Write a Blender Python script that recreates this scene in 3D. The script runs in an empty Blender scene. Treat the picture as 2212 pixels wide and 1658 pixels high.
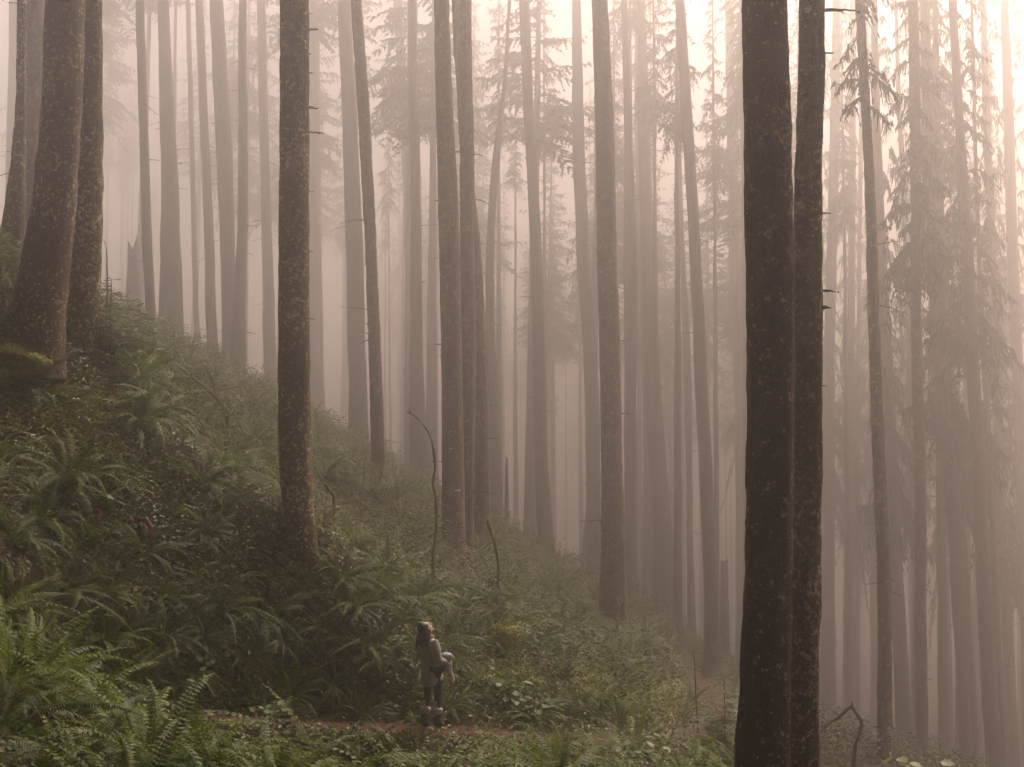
import bpy, math, random
import numpy as np
from mathutils import Vector, Matrix

R = math.radians
rng = np.random.default_rng(7)
random.seed(7)
scene = bpy.context.scene
COL = scene.collection

# ------------------------------------------------------------------ helpers
def link(o, parent=None):
    COL.objects.link(o)
    if parent is not None:
        o.parent = parent
    return o

def empty(name, loc, rz=0.0):
    o = bpy.data.objects.new(name, None)
    o.empty_display_size = 0.3
    o.location = loc
    o.rotation_euler = (0, 0, rz)
    COL.objects.link(o)
    return o

def tag(o, label=None, cat=None, group=None, kind=None):
    if label: o['label'] = label
    if cat: o['category'] = cat
    if group: o['group'] = group
    if kind: o['kind'] = kind
    return o

def mesh_np(name, V, F, mats=(), smooth=True, attrs=None, fmat=None):
    """V (n,3); F list of arrays (quads (k,4) / tris (k,3))"""
    me = bpy.data.meshes.new(name)
    V = np.asarray(V, dtype=np.float32)
    F = [np.asarray(f, dtype=np.int32) for f in (F if isinstance(F, (list, tuple)) else [F]) if len(f)]
    nl = sum(f.size for f in F)
    npoly = sum(len(f) for f in F)
    me.vertices.add(len(V))
    me.vertices.foreach_set('co', V.ravel())
    me.loops.add(nl)
    me.loops.foreach_set('vertex_index', np.concatenate([f.ravel() for f in F]))
    me.polygons.add(npoly)
    starts, tot = [], 0
    for f in F:
        k = f.shape[1]
        starts.append(tot + np.arange(len(f)) * k)
        tot += f.size
    me.polygons.foreach_set('loop_start', np.concatenate(starts).astype(np.int32))
    if smooth:
        me.polygons.foreach_set('use_smooth', np.ones(npoly, dtype=bool))
    if fmat is not None:
        me.polygons.foreach_set('material_index', np.asarray(fmat, dtype=np.int32))
    me.update(calc_edges=True)
    for m in mats:
        me.materials.append(m)
    if attrs:
        for an, arr in attrs.items():
            a = me.attributes.new(an, 'FLOAT', 'POINT')
            a.data.foreach_set('value', np.asarray(arr, dtype=np.float32))
    return me

def obj(name, me, parent=None, loc=None):
    o = bpy.data.objects.new(name, me)
    if loc is not None: o.location = loc
    return link(o, parent)

def _hash(ix, iy, iz, s):
    h = (ix.astype(np.int64) * 374761393 + iy.astype(np.int64) * 668265263 + iz.astype(np.int64) * 2147483647 + s * 974634777) & 0xffffffff
    h = ((h ^ (h >> 13)) * 1274126177) & 0xffffffff
    h = h ^ (h >> 16)
    return (h & 0xffff) / 65535.0

def vnoise(p, s=0):
    p = np.asarray(p, dtype=float)
    i = np.floor(p).astype(np.int64); f = p - i
    f = f * f * (3 - 2 * f)
    out = 0
    for dx in (0, 1):
        wx = f[..., 0] if dx else 1 - f[..., 0]
        for dy in (0, 1):
            wy = f[..., 1] if dy else 1 - f[..., 1]
            for dz in (0, 1):
                wz = f[..., 2] if dz else 1 - f[..., 2]
                out = out + wx * wy * wz * _hash(i[..., 0] + dx, i[..., 1] + dy, i[..., 2] + dz, s)
    return out * 2 - 1

def fbm(p, oct=3, s=0):
    a, t = 1.0, 0
    p = np.asarray(p, dtype=float)
    for k in range(oct):
        t = t + a * vnoise(p, s + k); p = p * 2.03; a *= .5
    return t

# ------------------------------------------------------------------ camera
W0, H0, FPX = 2212.0, 1658.0, 2800.0          # the frame the measurements were taken in
PITCH = R(3.0)
cam_d = bpy.data.cameras.new('camera')
cam_d.sensor_width = 36.0
cam_d.lens = 36.0 * FPX / W0
cam_d.clip_start = 0.05
cam_d.clip_end = 2000
cam = bpy.data.objects.new('camera', cam_d)
cam.rotation_euler = (math.pi / 2 + PITCH, 0, 0)
COL.objects.link(cam)
scene.camera = cam

def P(u, v, y):
    a = (u - W0 / 2) / FPX
    b = (H0 / 2 - v) / FPX
    d = np.array([a, math.cos(PITCH) - b * math.sin(PITCH), math.sin(PITCH) + b * math.cos(PITCH)])
    return d * (y / d[1])

def UV(p):
    x, y, z = p
    f = y * math.cos(PITCH) + z * math.sin(PITCH)
    b = (-y * math.sin(PITCH) + z * math.cos(PITCH)) / f
    return (W0 / 2 + x / f * FPX, H0 / 2 - b * FPX)

# ------------------------------------------------------------------ terrain
def DEEP(y):
    return y if y <= 24 else 24 + (y - 24) * 2.2
CTRL = [  # u, v, distance
 (75,742,20),(175,690,22),(321,706,38),(368,748,44),(495,815,46),(650,1170,21),(775,990,44),(818,1045,31),
 (905,1065,42),(978,1180,29),(1040,1190,31),(1180,1206,42),(1323,1338,31),(1442,1335,50),(1536,1393,38),(1566,1408,50),
 (1911,1650,27),(1993,1640,34),(2150,1690,36),(1286,1268,48),(580,885,52),
 (938,1578,19.8),(520,1556,18.6),(1200,1594,20.2),(1480,1604,21.6),(1545,1566,25),(1530,1508,30),(130,1545,15.4),(300,1552,17),
 (0,1230,15.5),(300,1230,18.2),(0,860,19.3),(430,990,23),(850,1270,23.5),(1110,1390,23.4),(1300,1450,25.5),(1010,1470,21.8),(640,1480,20),(300,1440,18.2),
 (30,1700,9.2),(600,1760,12),(1106,1730,15.2),(1560,1740,15.6),(1650,1800,13),(850,1680,17),(300,1640,13.5),
 (1800,1625,42),(1700,1560,36),
 (0,705,60),(250,735,60),(420,820,62),(600,960,62),(830,1085,62),(1050,1200,64),(1320,1420,64),(1560,1500,64),(1800,1560,62),(2000,1600,64),(2300,1680,62),
 (0,760,90),(420,900,90),(830,1130,90),(1320,1430,90),(1700,1530,90),(2200,1630,90)]
cp = np.array([P(u, v, DEEP(y)) for u, v, y in CTRL])
cp = np.vstack([cp, [[0, 0, -1.7], [-8, 2, 2.3], [7, 3, -5.0], [0, -12, -1.4], [-14, 8, 5.0], [14, 12, -8.5], [20, 25, -12.0],
                     [-30, 20, 11], [-34, 45, 12.5], [40, 20, -19], [45, 50, -20], [-60, 110, 9], [75, 120, -24], [-25, -25, 11], [25, -25, -13]]])
S_ = 10.0
def _phi(d2):
    return 0.5 * d2 * np.log(d2 + 1e-12)
_X = cp[:, :2] / S_
_n = len(_X)
_K = _phi(((_X[:, None] - _X[None]) ** 2).sum(-1)) + np.eye(_n) * 0.002
_Pm = np.hstack([np.ones((_n, 1)), _X])
_A = np.block([[_K, _Pm], [_Pm.T, np.zeros((3, 3))]])
_sol = np.linalg.solve(_A, np.concatenate([cp[:, 2], np.zeros(3)]))

TRAIL_UV = [(-260,1530,14.2),(-40,1538,14.8),(130,1545,15.4),(300,1552,17),(520,1556,18.6),(730,1568,19.5),(938,1578,19.8),(1200,1594,20.2),(1400,1603,21.0),(1490,1598,22.3),
            (1545,1566,25),(1545,1530,28),(1530,1500,31),(1510,1470,36),(1500,1452,42)]
def catmull(pts, n=12):
    pts = np.asarray(pts, float)
    p = np.vstack([2 * pts[0] - pts[1], pts, 2 * pts[-1] - pts[-2]])
    out = []
    for i in range(1, len(p) - 2):
        t = np.linspace(0, 1, n, endpoint=False)[:, None]
        a, b, c, d = p[i - 1], p[i], p[i + 1], p[i + 2]
        out.append(.5 * ((2 * b) + (-a + c) * t + (2 * a - 5 * b + 4 * c - d) * t ** 2 + (-a + 3 * b - 3 * c + d) * t ** 3))
    out.append(p[-2][None])
    return np.vstack(out)
trail_line = catmull([P(u, v, DEEP(y)) for u, v, y in TRAIL_UV], 14)

def _tps(xy):
    q = np.asarray(xy, float) / S_
    sh = q.shape[:-1]
    q = q.reshape(-1, 2)
    out = np.empty(len(q))
    for i in range(0, len(q), 8000):
        b = q[i:i + 8000]
        k = _phi(((b[:, None] - _X[None]) ** 2).sum(-1))
        out[i:i + 8000] = k @ _sol[:_n] + _sol[_n] + b @ _sol[_n + 1:]
    return out.reshape(sh)

def trail_dist(xy):
    q = np.asarray(xy, float).reshape(-1, 2)
    dmin = np.full(len(q), 1e9); zt = np.zeros(len(q))
    for i in range(0, len(q), 8000):
        b = q[i:i + 8000]
        d = np.hypot(b[:, None, 0] - trail_line[None, :, 0], b[:, None, 1] - trail_line[None, :, 1])
        j = d.argmin(1)
        dmin[i:i + 8000] = d[np.arange(len(b)), j]; zt[i:i + 8000] = trail_line[j, 2]
    return dmin, zt

def height(xy):
    xy = np.asarray(xy, float)
    sh = xy.shape[:-1]
    q = xy.reshape(-1, 2)
    z = _tps(q)
    z = np.where(z < -26, -26 - 6 * (1 - np.exp((z + 26) / 6)), z)
    z = np.where(z > 24, 24 + 6 * (1 - np.exp(-(z - 24) / 6)), z)
    near = np.exp(-np.maximum(q[:, 1] - 40, 0) / 15)
    p3 = np.column_stack([q, np.zeros(len(q))])
    d, zt = trail_dist(q)
    off = np.clip((d - .45) / .8, 0, 1)
    z = z + (fbm(p3 * .55, 3, 11) * .13 + fbm(p3 * 2.1, 2, 31) * .04) * near * (0.15 + .85 * off)
    w = np.clip(1 - (d - .42) / .55, 0, 1); w = w * w * (3 - 2 * w)
    z = z * (1 - w) + (zt + fbm(p3 * 1.4, 2, 5) * .02) * w
    return z.reshape(sh)

def H1(x, y):
    return float(height(np.array([[x, y]]))[0])

def spaced(a, b, fine0, fine1, df, grow):
    mid = list(np.arange(fine0, fine1 + 1e-6, df))
    d, x, hi = df, fine1, []
    while x < b:
        d *= grow; x += d; hi.append(min(x, b))
    d, x, lo = df, fine0, []
    while x > a:
        d *= grow; x -= d; lo.append(max(x, a))
    return np.array(lo[::-1] + mid + hi)
XR, YR = (-130.0, 150.0), (-40.0, 240.0)
gx = spaced(XR[0], XR[1], -9, 9, .16, 1.09)
gy = spaced(YR[0], YR[1], 7, 34, .17, 1.09)
GX, GY = np.meshgrid(gx, gy)
GZ = height(np.stack([GX, GY], -1))
nx, ny = len(gx), len(gy)
idx = np.arange(nx * ny).reshape(ny, nx)
TF = np.stack([idx[:-1, :-1], idx[:-1, 1:], idx[1:, 1:], idx[1:, :-1]], -1).reshape(-1, 4)
from bisect import bisect
def ground_z(x, y):
    """bilinear height of the terrain sheet itself"""
    i = np.clip(np.searchsorted(gx, x) - 1, 0, nx - 2); j = np.clip(np.searchsorted(gy, y) - 1, 0, ny - 2)
    fx = (x - gx[i]) / (gx[i + 1] - gx[i]); fy = (y - gy[j]) / (gy[j + 1] - gy[j])
    return GZ[j, i] * (1 - fx) * (1 - fy) + GZ[j, i + 1] * fx * (1 - fy) + GZ[j + 1, i] * (1 - fx) * fy + GZ[j + 1, i + 1] * fx * fy
# ------------------------------------------------------------------ materials
class NT:
    def __init__(s, name):
        s.m = bpy.data.materials.new(name); s.m.use_nodes = True
        s.t = s.m.node_tree; s.t.nodes.clear()
        s.out = s.n('ShaderNodeOutputMaterial')
    def n(s, typ, **kw):
        nd = s.t.nodes.new(typ)
        for k, v in kw.items():
            if k in nd.inputs: nd.inputs[k].default_value = v
            else: setattr(nd, k, v)
        return nd
    def l(s, a, b): s.t.links.new(a, b)
    def ramp(s, fac, stops, interp='LINEAR'):
        r = s.n('ShaderNodeValToRGB'); r.color_ramp.interpolation = interp
        el = r.color_ramp.elements
        while len(el) > 1: el.remove(el[-1])
        el[0].position = stops[0][0]; el[0].color = (*stops[0][1], 1)
        for p, c in stops[1:]:
            e = el.new(p); e.color = (*c, 1)
        s.l(fac, r.inputs[0]); return r.outputs[0]
    def mix(s, fac, a, b, mode='MIX'):
        m = s.n('ShaderNodeMix', data_type='RGBA', blend_type=mode)
        for x, sock in ((fac, m.inputs[0]), (a, m.inputs[6]), (b, m.inputs[7])):
            if hasattr(x, 'is_output'): s.l(x, sock)
            else: sock.default_value = x if isinstance(x, (int, float)) else (*x, 1)
        return m.outputs[2]
    def math(s, op, a, b=0.0):
        m = s.n('ShaderNodeMath', operation=op)
        for x, sock in ((a, m.inputs[0]), (b, m.inputs[1])):
            if hasattr(x, 'is_output'): s.l(x, sock)
            else: sock.default_value = x
        return m.outputs[0]
    def noise(s, vec, scale, detail=4, rough=.55):
        nd = s.n('ShaderNodeTexNoise', Scale=scale, Detail=detail, Roughness=rough)
        s.l(vec, nd.inputs['Vector']); return nd.outputs['Fac']

def step(nt, x, lo, hi):
    m = nt.n('ShaderNodeMapRange'); m.clamp = True
    m.inputs['From Min'].default_value = lo; m.inputs['From Max'].default_value = hi
    nt.l(x, m.inputs['Value']); return m.outputs[0]

def bark_mat(name, dark, light, lichen, lich_amt, moss, moss_amt, vscale=1.0):
    t = NT(name)
    geo = t.n('ShaderNodeNewGeometry')
    pos = geo.outputs['Position']
    st = t.n('ShaderNodeMapping'); st.inputs['Scale'].default_value = (1, 1, .22)
    t.l(pos, st.inputs['Vector'])
    n1 = t.noise(st.outputs[0], 9 * vscale, 5, .65)
    n2 = t.noise(pos, 1.7, 3)
    n3 = t.noise(st.outputs[0], 34 * vscale, 3, .6)
    base = t.ramp(n1, [(.28, dark), (.5, tuple(.5 * (a + b) for a, b in zip(dark, light))), (.72, light)])
    base = t.mix(step(t, n3, .35, .65), base, t.mix(.55, base, dark))
    big = t.noise(pos, .8, 3, .6)
    f1 = t.noise(pos, 15 * vscale, 4, .75); f2 = t.noise(pos, 38 * vscale, 3, .7)
    cover = t.math('ADD', t.math('MULTIPLY', t.math('SUBTRACT', big, .5), .22), t.math('MULTIPLY', t.math('SUBTRACT', n2, .5), .12))
    s1 = step(t, t.math('ADD', f1, cover), .63 - lich_amt * .12, .665 - lich_amt * .12)
    s2 = step(t, t.math('ADD', f2, cover), .64 - lich_amt * .1, .69 - lich_amt * .1)
    spots = t.math('MAXIMUM', s1, t.math('MULTIPLY', s2, .6))
    lc = t.mix(step(t, n3, .3, .7), lichen, tuple(q * .5 for q in lichen))
    c = t.mix(t.math('MULTIPLY', spots, .9), base, lc)
    mm = t.math('MULTIPLY', step(t, t.noise(pos, 2.6, 4, .6), .62 - moss_amt, .74 - moss_amt), .75)
    mm = t.math('MULTIPLY', mm, step(t, t.noise(pos, 30, 2, .6), .3, .6))
    c = t.mix(mm, c, moss)
    b = t.n('ShaderNodeBsdfPrincipled', Roughness=.92)
    b.inputs['Specular IOR Level'].default_value = .15
    t.l(c, b.inputs['Base Color'])
    bump = t.n('ShaderNodeBump', Strength=1.0, Distance=.05)
    hgt = t.math('ADD', t.math('MULTIPLY', n1, 1.0), t.math('MULTIPLY', n3, .5))
    hgt = t.math('ADD', hgt, t.math('MULTIPLY', spots, .25))
    t.l(hgt, bump.inputs['Height']); t.l(bump.outputs[0], b.inputs['Normal'])
    t.l(b.outputs[0], t.out.inputs[0])
    return t.m

def leaf_mat(name, stops, trans=.35, rough=.55, use_attr=True, spec=.3, objvar=.25):
    """leaf colour from a per-leaf random tint; part of the light passes through"""
    t = NT(name)
    if use_attr:
        a = t.n('ShaderNodeAttribute', attribute_name='tint').outputs['Fac']
    else:
        a = t.n('ShaderNodeObjectInfo').outputs['Random']
    c = t.ramp(a, stops)
    oi = t.n('ShaderNodeObjectInfo').outputs['Random']
    hs = t.n('ShaderNodeHueSaturation')
    hs.inputs['Hue'].default_value = .5
    t.l(step(t, oi, -1.0 / max(objvar, 1e-3) * .8, 1.2 / max(objvar, 1e-3) * 1.0) if False else t.math('ADD', 1 - objvar / 2, t.math('MULTIPLY', oi, objvar)), hs.inputs['Value'])
    t.l(t.math('ADD', .49, t.math('MULTIPLY', oi, .02)), hs.inputs['Hue'])
    t.l(c, hs.inputs['Color'])
    c = hs.outputs[0]
    b = t.n('ShaderNodeBsdfPrincipled', Roughness=rough)
    b.inputs['Specular IOR Level'].default_value = spec
    t.l(c, b.inputs['Base Color'])
    tr = t.n('ShaderNodeBsdfTranslucent'); t.l(c, tr.inputs[0])
    mx = t.n('ShaderNodeMixShader', Fac=trans)
    t.l(b.outputs[0], mx.inputs[1]); t.l(tr.outputs[0], mx.inputs[2])
    t.l(mx.outputs[0], t.out.inputs[0])
    return t.m

def plain_mat(name, c1, c2, scale, rough=.8, bump=.3, bdist=.01, detail=4):
    t = NT(name)
    pos = t.n('ShaderNodeTexCoord').outputs['Object']
    n = t.noise(pos, scale, detail)
    c = t.ramp(n, [(.3, c1), (.7, c2)])
    b = t.n('ShaderNodeBsdfPrincipled', Roughness=rough)
    b.inputs['Specular IOR Level'].default_value = .25
    t.l(c, b.inputs['Base Color'])
    bp = t.n('ShaderNodeBump', Strength=bump, Distance=bdist)
    t.l(n, bp.inputs['Height']); t.l(bp.outputs[0], b.inputs['Normal'])
    t.l(b.outputs[0], t.out.inputs[0])
    return t.m

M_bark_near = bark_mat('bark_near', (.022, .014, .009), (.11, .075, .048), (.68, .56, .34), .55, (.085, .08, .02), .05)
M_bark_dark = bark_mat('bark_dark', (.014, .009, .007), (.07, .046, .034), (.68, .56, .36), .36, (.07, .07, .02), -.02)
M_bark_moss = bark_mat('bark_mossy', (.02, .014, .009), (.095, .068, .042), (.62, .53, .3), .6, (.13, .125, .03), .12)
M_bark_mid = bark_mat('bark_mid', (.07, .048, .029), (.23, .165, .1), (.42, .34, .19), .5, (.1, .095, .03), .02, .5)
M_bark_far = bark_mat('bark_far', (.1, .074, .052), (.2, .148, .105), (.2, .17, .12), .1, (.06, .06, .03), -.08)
M_dead = plain_mat('dead_wood', (.05, .035, .022), (.12, .09, .055), 14, .9)
M_mossy = plain_mat('mossy_wood', (.05, .045, .015), (.14, .13, .035), 9, .95, .6, .02)
M_needle = leaf_mat('needles', [(0, (.022, .03, .012)), (.5, (.04, .052, .02)), (1, (.07, .075, .03))], .3, .6)
# ------------------------------------------------------------------ crowns (shared by the trees, each turned and sized differently)
def crown_mesh(name, L, rmax, nb, seed, droop=.35, spray=1.0, dens=1.0, wide=1.0):
    g = np.random.default_rng(seed)
    V, F, T, nv = [], [], [], 0
    def strip(c, side, w, tint):
        nonlocal nv
        k = len(c)
        a = c - side * w[:, None]; b = c + side * w[:, None]
        V.append(np.stack([a, b], 1).reshape(-1, 3))
        i = nv + 2 * np.arange(k - 1)
        F.append(np.stack([i, i + 1, i + 3, i + 2], -1))
        T.append(np.full(2 * k, tint)); nv += 2 * k
    for i in range(nb):
        h = (i + g.random()) / nb
        z0 = h ** (1.15 if wide == 1 else 1.5) * L
        ln = rmax * (1 - h) ** .75 * g.uniform(.55, 1.15) + .3
        az = g.uniform(0, 2 * math.pi)
        up = g.uniform(-.25, .2) + .35 * h
        n = max(5, int(ln / .28))
        t = np.linspace(0, 1, n)
        d = np.array([math.cos(az), math.sin(az), 0]); lat = np.array([-d[1], d[0], 0])
        bend = g.normal(0, .12)
        c = d * (t * ln)[:, None] + lat * (bend * ln * t ** 2)[:, None]
        c[:, 2] = z0 + up * t * ln - droop * ln * t ** 2 * g.uniform(.5, 1.4) + .12 * ln * t ** 4
        c += g.normal(0, .02, c.shape) * t[:, None]
        tb = g.random() * .35
        strip(c, lat, .035 * (1 - t * .8), tb)
        strip(c, np.array([0, 0, 1.0]), .03 * (1 - t * .8), tb)
        for j in range(1, n):
            if t[j] < .12 or g.random() > dens: continue
            for s in (-1, 1):
                tl = ln * (.36 * (1 - t[j]) + .12) * g.uniform(.5, 1.25) * spray
                m = max(4, int(tl / .2)); q = np.linspace(0, 1, m)
                dirn = d * g.uniform(.35, .9) + lat * s
                dirn = dirn / np.linalg.norm(dirn)
                e = c[j] + dirn * (q * tl)[:, None]
                e[:, 2] -= (q ** 1.6) * tl * g.uniform(.15, .55)
                tint = g.random()
                sd = np.cross(dirn, [0, 0, 1]) + np.array([0, 0, g.normal(0, .5)])
                sd /= np.linalg.norm(sd)
                w = .085 * wide * (1 - .75 * q) * g.uniform(.6, 1.3)
                strip(e, sd, w, tint)
                # little side sprays
                for k in range(1, m):
                    if g.random() < .3: continue
                    for s2 in (-1, 1):
                        sl = tl * .34 * (1 - q[k] * .6) * g.uniform(.5, 1.2)
                        dd = dirn * .7 + sd * s2 * .8; dd[2] -= g.uniform(0, .5)
                        pts = np.array([e[k], e[k] + dd * sl * .55, e[k] + dd * sl - [0, 0, .12 * sl]])
                        strip(pts, np.cross(dd, [g.normal(), g.normal(), 1.5]) * .5, np.array([.035, .045, .006]) * wide, min(1, max(0, tint + g.normal(0, .15))))
    return mesh_np(name, np.vstack(V), np.vstack(F), [M_needle], smooth=False, attrs={'tint': np.concatenate(T)})

CROWNS = [crown_mesh('conifer_crown', 15, 2.9, 58, 1), crown_mesh('conifer_crown', 15, 3.4, 50, 2, .45), crown_mesh('conifer_crown', 15, 2.6, 64, 3, .3),
          crown_mesh('conifer_crown', 15, 3.2, 40, 4, .5, 1.1, .9)]
FAR = [crown_mesh('conifer_crown', 15, 3.6, 75, 21, .35, 1.0, 1.0, 1.5), crown_mesh('conifer_crown', 15, 4.2, 70, 22, .45, 1.0, 1.0, 1.6)]
DENSE = [crown_mesh('conifer_crown', 14, 5.2, 85, 11, .25, 1.0, 1.0, 1.7), crown_mesh('conifer_crown', 14, 5.6, 75, 12, .3, 1.0, 1.0, 1.8)]  # extra-thick crowns for the unseen trees added as shade

# ------------------------------------------------------------------ trunks
def sweep(C, Rr, nseg, bump=0.0, freq=3.0, seed=0, flare=None):
    """tube along points C with radii Rr; flare = (height above first ring, strength)"""
    C = np.asarray(C, float); n = len(C)
    tg = np.gradient(C, axis=0); tg /= np.linalg.norm(tg, axis=1)[:, None]
    ref = np.array([1.0, 0.13, 0.0]) if abs(tg[0][0]) < .8 else np.array([0.0, .2, 1.0])
    a = ref - (tg @ ref)[:, None] * tg; a /= np.linalg.norm(a, axis=1)[:, None]
    b = np.cross(tg, a)
    th = np.linspace(0, 2 * math.pi, nseg, endpoint=False)
    dirs = a[:, None] * np.cos(th)[None, :, None] + b[:, None] * np.sin(th)[None, :, None]
    rr = np.repeat(np.asarray(Rr)[:, None], nseg, 1)
    if flare is not None:
        hgt = np.linalg.norm(C - C[0], axis=1)[:, None]
        g = np.random.default_rng(seed + 5); ph = g.uniform(0, 6.28, 3)
        lob = .5 + .5 * np.cos(th * 4 + ph[0]) * .7 + .3 * np.cos(th * 7 + ph[1])
        rr = rr * (1 + flare[1] * np.exp(-hgt / flare[0]) * (.35 + .65 * lob[None]))
    p = C[:, None] + dirs * rr[..., None]
    if bump:
        q = p * np.array([1, 1, .55]) * freq
        rr = rr + fbm(q, 3, seed) * bump + np.abs(vnoise(p * np.array([1, 1, .5]) * freq * 3.1, seed + 9)) * bump * .5
        p = C[:, None] + dirs * rr[..., None]
    V = p.reshape(-1, 3)
    i = np.arange(n - 1)[:, None] * nseg; j = np.arange(nseg)[None]; k = (j + 1) % nseg
    F = np.stack([i + j, i + k, i + nseg + k, i + nseg + j], -1).reshape(-1, 4)
    V = np.vstack([V, C[-1] + tg[-1] * Rr[-1] * .5])
    top = len(V) - 1; o = (n - 1) * nseg
    caps = np.stack([o + np.arange(nseg), o + (np.arange(nseg) + 1) % nseg, np.full(nseg, top)], -1)
    return V, F, caps

def stub(parent_loc, p, d, ln, r, seed, name, mat, parent, ragged=True):
    g = np.random.default_rng(seed)
    n = 9; t = np.linspace(0, 1, n)
    c = p + np.outer(t * ln, d) + g.normal(0, .02 * ln, (n, 3)) * t[:, None]
    c[:, 2] += -.12 * ln * t ** 2
    V, F, cap = sweep(c, r * (1 - .8 * t), 7, r * .35, 14, seed)
    parts_V = [V]; FF = [F]; CC = [cap]; nv = len(V)
    if ragged:                                   # hanging moss tufts and broken twiglets
        for k in range(int(ln / .05)):
            q = c[g.integers(2, n)] ; dd = g.normal(0, 1, 3); dd[2] = -abs(dd[2]) * .6 + g.normal(0, .5); dd /= np.linalg.norm(dd)
            l2 = g.uniform(.03, .12) * min(1, ln * 1.4)
            sd = np.cross(dd, g.normal(0, 1, 3)); sd /= np.linalg.norm(sd)
            tri = np.array([q - sd * .012, q + sd * .012, q + dd * l2])
            parts_V.append(tri); CC.append(np.array([[nv, nv + 1, nv + 2]])); nv += 3
    V = np.vstack(parts_V) - np.asarray(parent_loc)
    return obj(name, mesh_np(name, V, [np.vstack(FF), np.vstack(CC)], [mat]), parent)

TREES = {}
FARW = .5
def tree(key, pts, y, label, crown=None, top=None, name='conifer_tree', group=None, flare=(.5, .42), seed=None, kindmat=None, dead=None):
    """pts: (v, u_left, u_right) from top of frame to base"""
    seed = len(TREES) + 17 if seed is None else seed
    g = np.random.default_rng(seed)
    y = DEEP(y)
    pts = sorted(pts, key=lambda q: q[0])
    C = np.array([P((a + b) / 2, v, y) for v, a, b in pts])[::-1]
    Rr = np.array([(b - a) / 2 * y / FPX for v, a, b in pts])[::-1]
    base = C[0].copy()
    zg = float(ground_z(base[0], base[1]))
    # carry it down into the ground and up beyond the frame
    d0 = (C[0] - C[1]) / max(1e-6, abs(C[1][2] - C[0][2]))
    zb = min(base[2], zg) - .45
    if base[2] - zb > .1:
        k = base[2] - zb
        C = np.vstack([C[0] + d0 * k * .9, C]); Rr = np.concatenate([[Rr[0]], Rr])
    H = top + 8 if top else g.uniform(30, 37)
    ztop = max(zg + H, P(0, 0, y)[2] + g.uniform(8, 12))
    d1 = (C[-1] - C[-2]) / max(1e-6, abs(C[-1][2] - C[-2][2])); d1 = np.array([d1[0], d1[1], 1.0])
    if not dead:
        z = C[-1][2]; p = C[-1].copy(); up = []; r0 = Rr[-1]; z0 = z
        while z < ztop:
            st = min(1.5, ztop - z + .01); z += st
            d1[:2] *= .75
            p = p + d1 * st; up.append(p.copy())
        up = np.array(up)
        ru = r0 * np.maximum(.06, 1 - .95 * ((up[:, 2] - z0) / (ztop - z0)) ** 1.6)
        C = np.vstack([C, up]); Rr = np.concatenate([Rr, ru])
    # resample
    s = np.concatenate([[0], np.cumsum(np.linalg.norm(np.diff(C, axis=0), axis=1))])
    stepl = .09 if y < 16 else (.14 if y < 46 else .4)
    zv = P(0, -30, y)[2]
    ss = [0.0]
    while ss[-1] < s[-1]:
        zz = np.interp(ss[-1], s, C[:, 2])
        ss.append(ss[-1] + (stepl if zz < zv else .8))
    ss = np.array(ss); ss[-1] = s[-1]
    # smooth curve through the measured points
    Cs = np.stack([np.interp(ss, s, C[:, k]) for k in range(3)], -1); Rs = np.interp(ss, s, Rr)
    for _ in range(3):
        w = 5
        for arr in (Cs, Rs):
            pad = np.pad(arr, ((w, w), (0, 0)) if arr.ndim == 2 else (w, w), mode='edge')
            ker = np.ones(2 * w + 1) / (2 * w + 1)
            sm = np.apply_along_axis(lambda q: np.convolve(q, ker, 'valid'), 0, pad)
            f = np.clip(np.minimum(np.arange(len(ss)), np.arange(len(ss))[::-1]) / w, 0, 1)
            arr[:] = arr * (1 - (f[:, None] if arr.ndim == 2 else f)) + sm * (f[:, None] if arr.ndim == 2 else f)
    near = y < 16; mid = y < 46
    wob = fbm(np.column_stack([Cs[:, 2] * .35, np.full(len(Cs), seed), np.zeros(len(Cs))]), 2, seed) * (.012 if y < 40 else .03)
    Cs[:, 0] += wob
    root = empty(name, base if not dead else base)
    root.location = (base[0], base[1], zg)
    tag(root, label, 'tree', group)
    rl = np.array(root.location)
    bump = (.011 if near else .013) if mid else .012
    V, F, cap = sweep(Cs, Rs, 40 if near else (28 if mid else 12), bump, 8.0 if mid else 2.0, seed, flare)
    if dead:                                      # a jagged broken top
        nseg = 40 if near else (28 if mid else 12)
        for ring, dz in ((-2, .25), (-1, dead)):
            o = (len(Cs) + ring) * nseg
            V[o:o + nseg, 2] += (g.random(nseg) ** 1.5) * dz
        V[-1, 2] -= .25
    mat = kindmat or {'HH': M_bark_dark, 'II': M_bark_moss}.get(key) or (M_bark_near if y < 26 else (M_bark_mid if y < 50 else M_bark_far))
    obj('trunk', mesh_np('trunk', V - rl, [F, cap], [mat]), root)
    if crown is not None and not dead:
        h0, sc, ci = crown; ur = .5 * (pts[0][1] + pts[0][2])
        if pts[0][1] < 1550: h0 = max(h0, (1.22 if y < 95 else 1.0) * (P(0, 0, y)[2] - zg))
        zc = zg + h0
        k = np.argmin(np.abs(Cs[:, 2] - zc))
        o = obj('crown', FAR[ci % 2] if ur > 1800 and y > 36 else CROWNS[ci], root)
        lc = max(2.0, ztop + .6 - zc)
        o.location = Cs[k] - rl
        if ur > 1900: h0 = max(h0, .74 * (P(0, 0, y)[2] - zg))
        sc *= (FARW if ur < 1700 else .42) if y > 30 else 1
        o.scale = (sc, sc, lc / 15.0)
        o.rotation_euler = (0, 0, g.uniform(0, 6.28))
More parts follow.
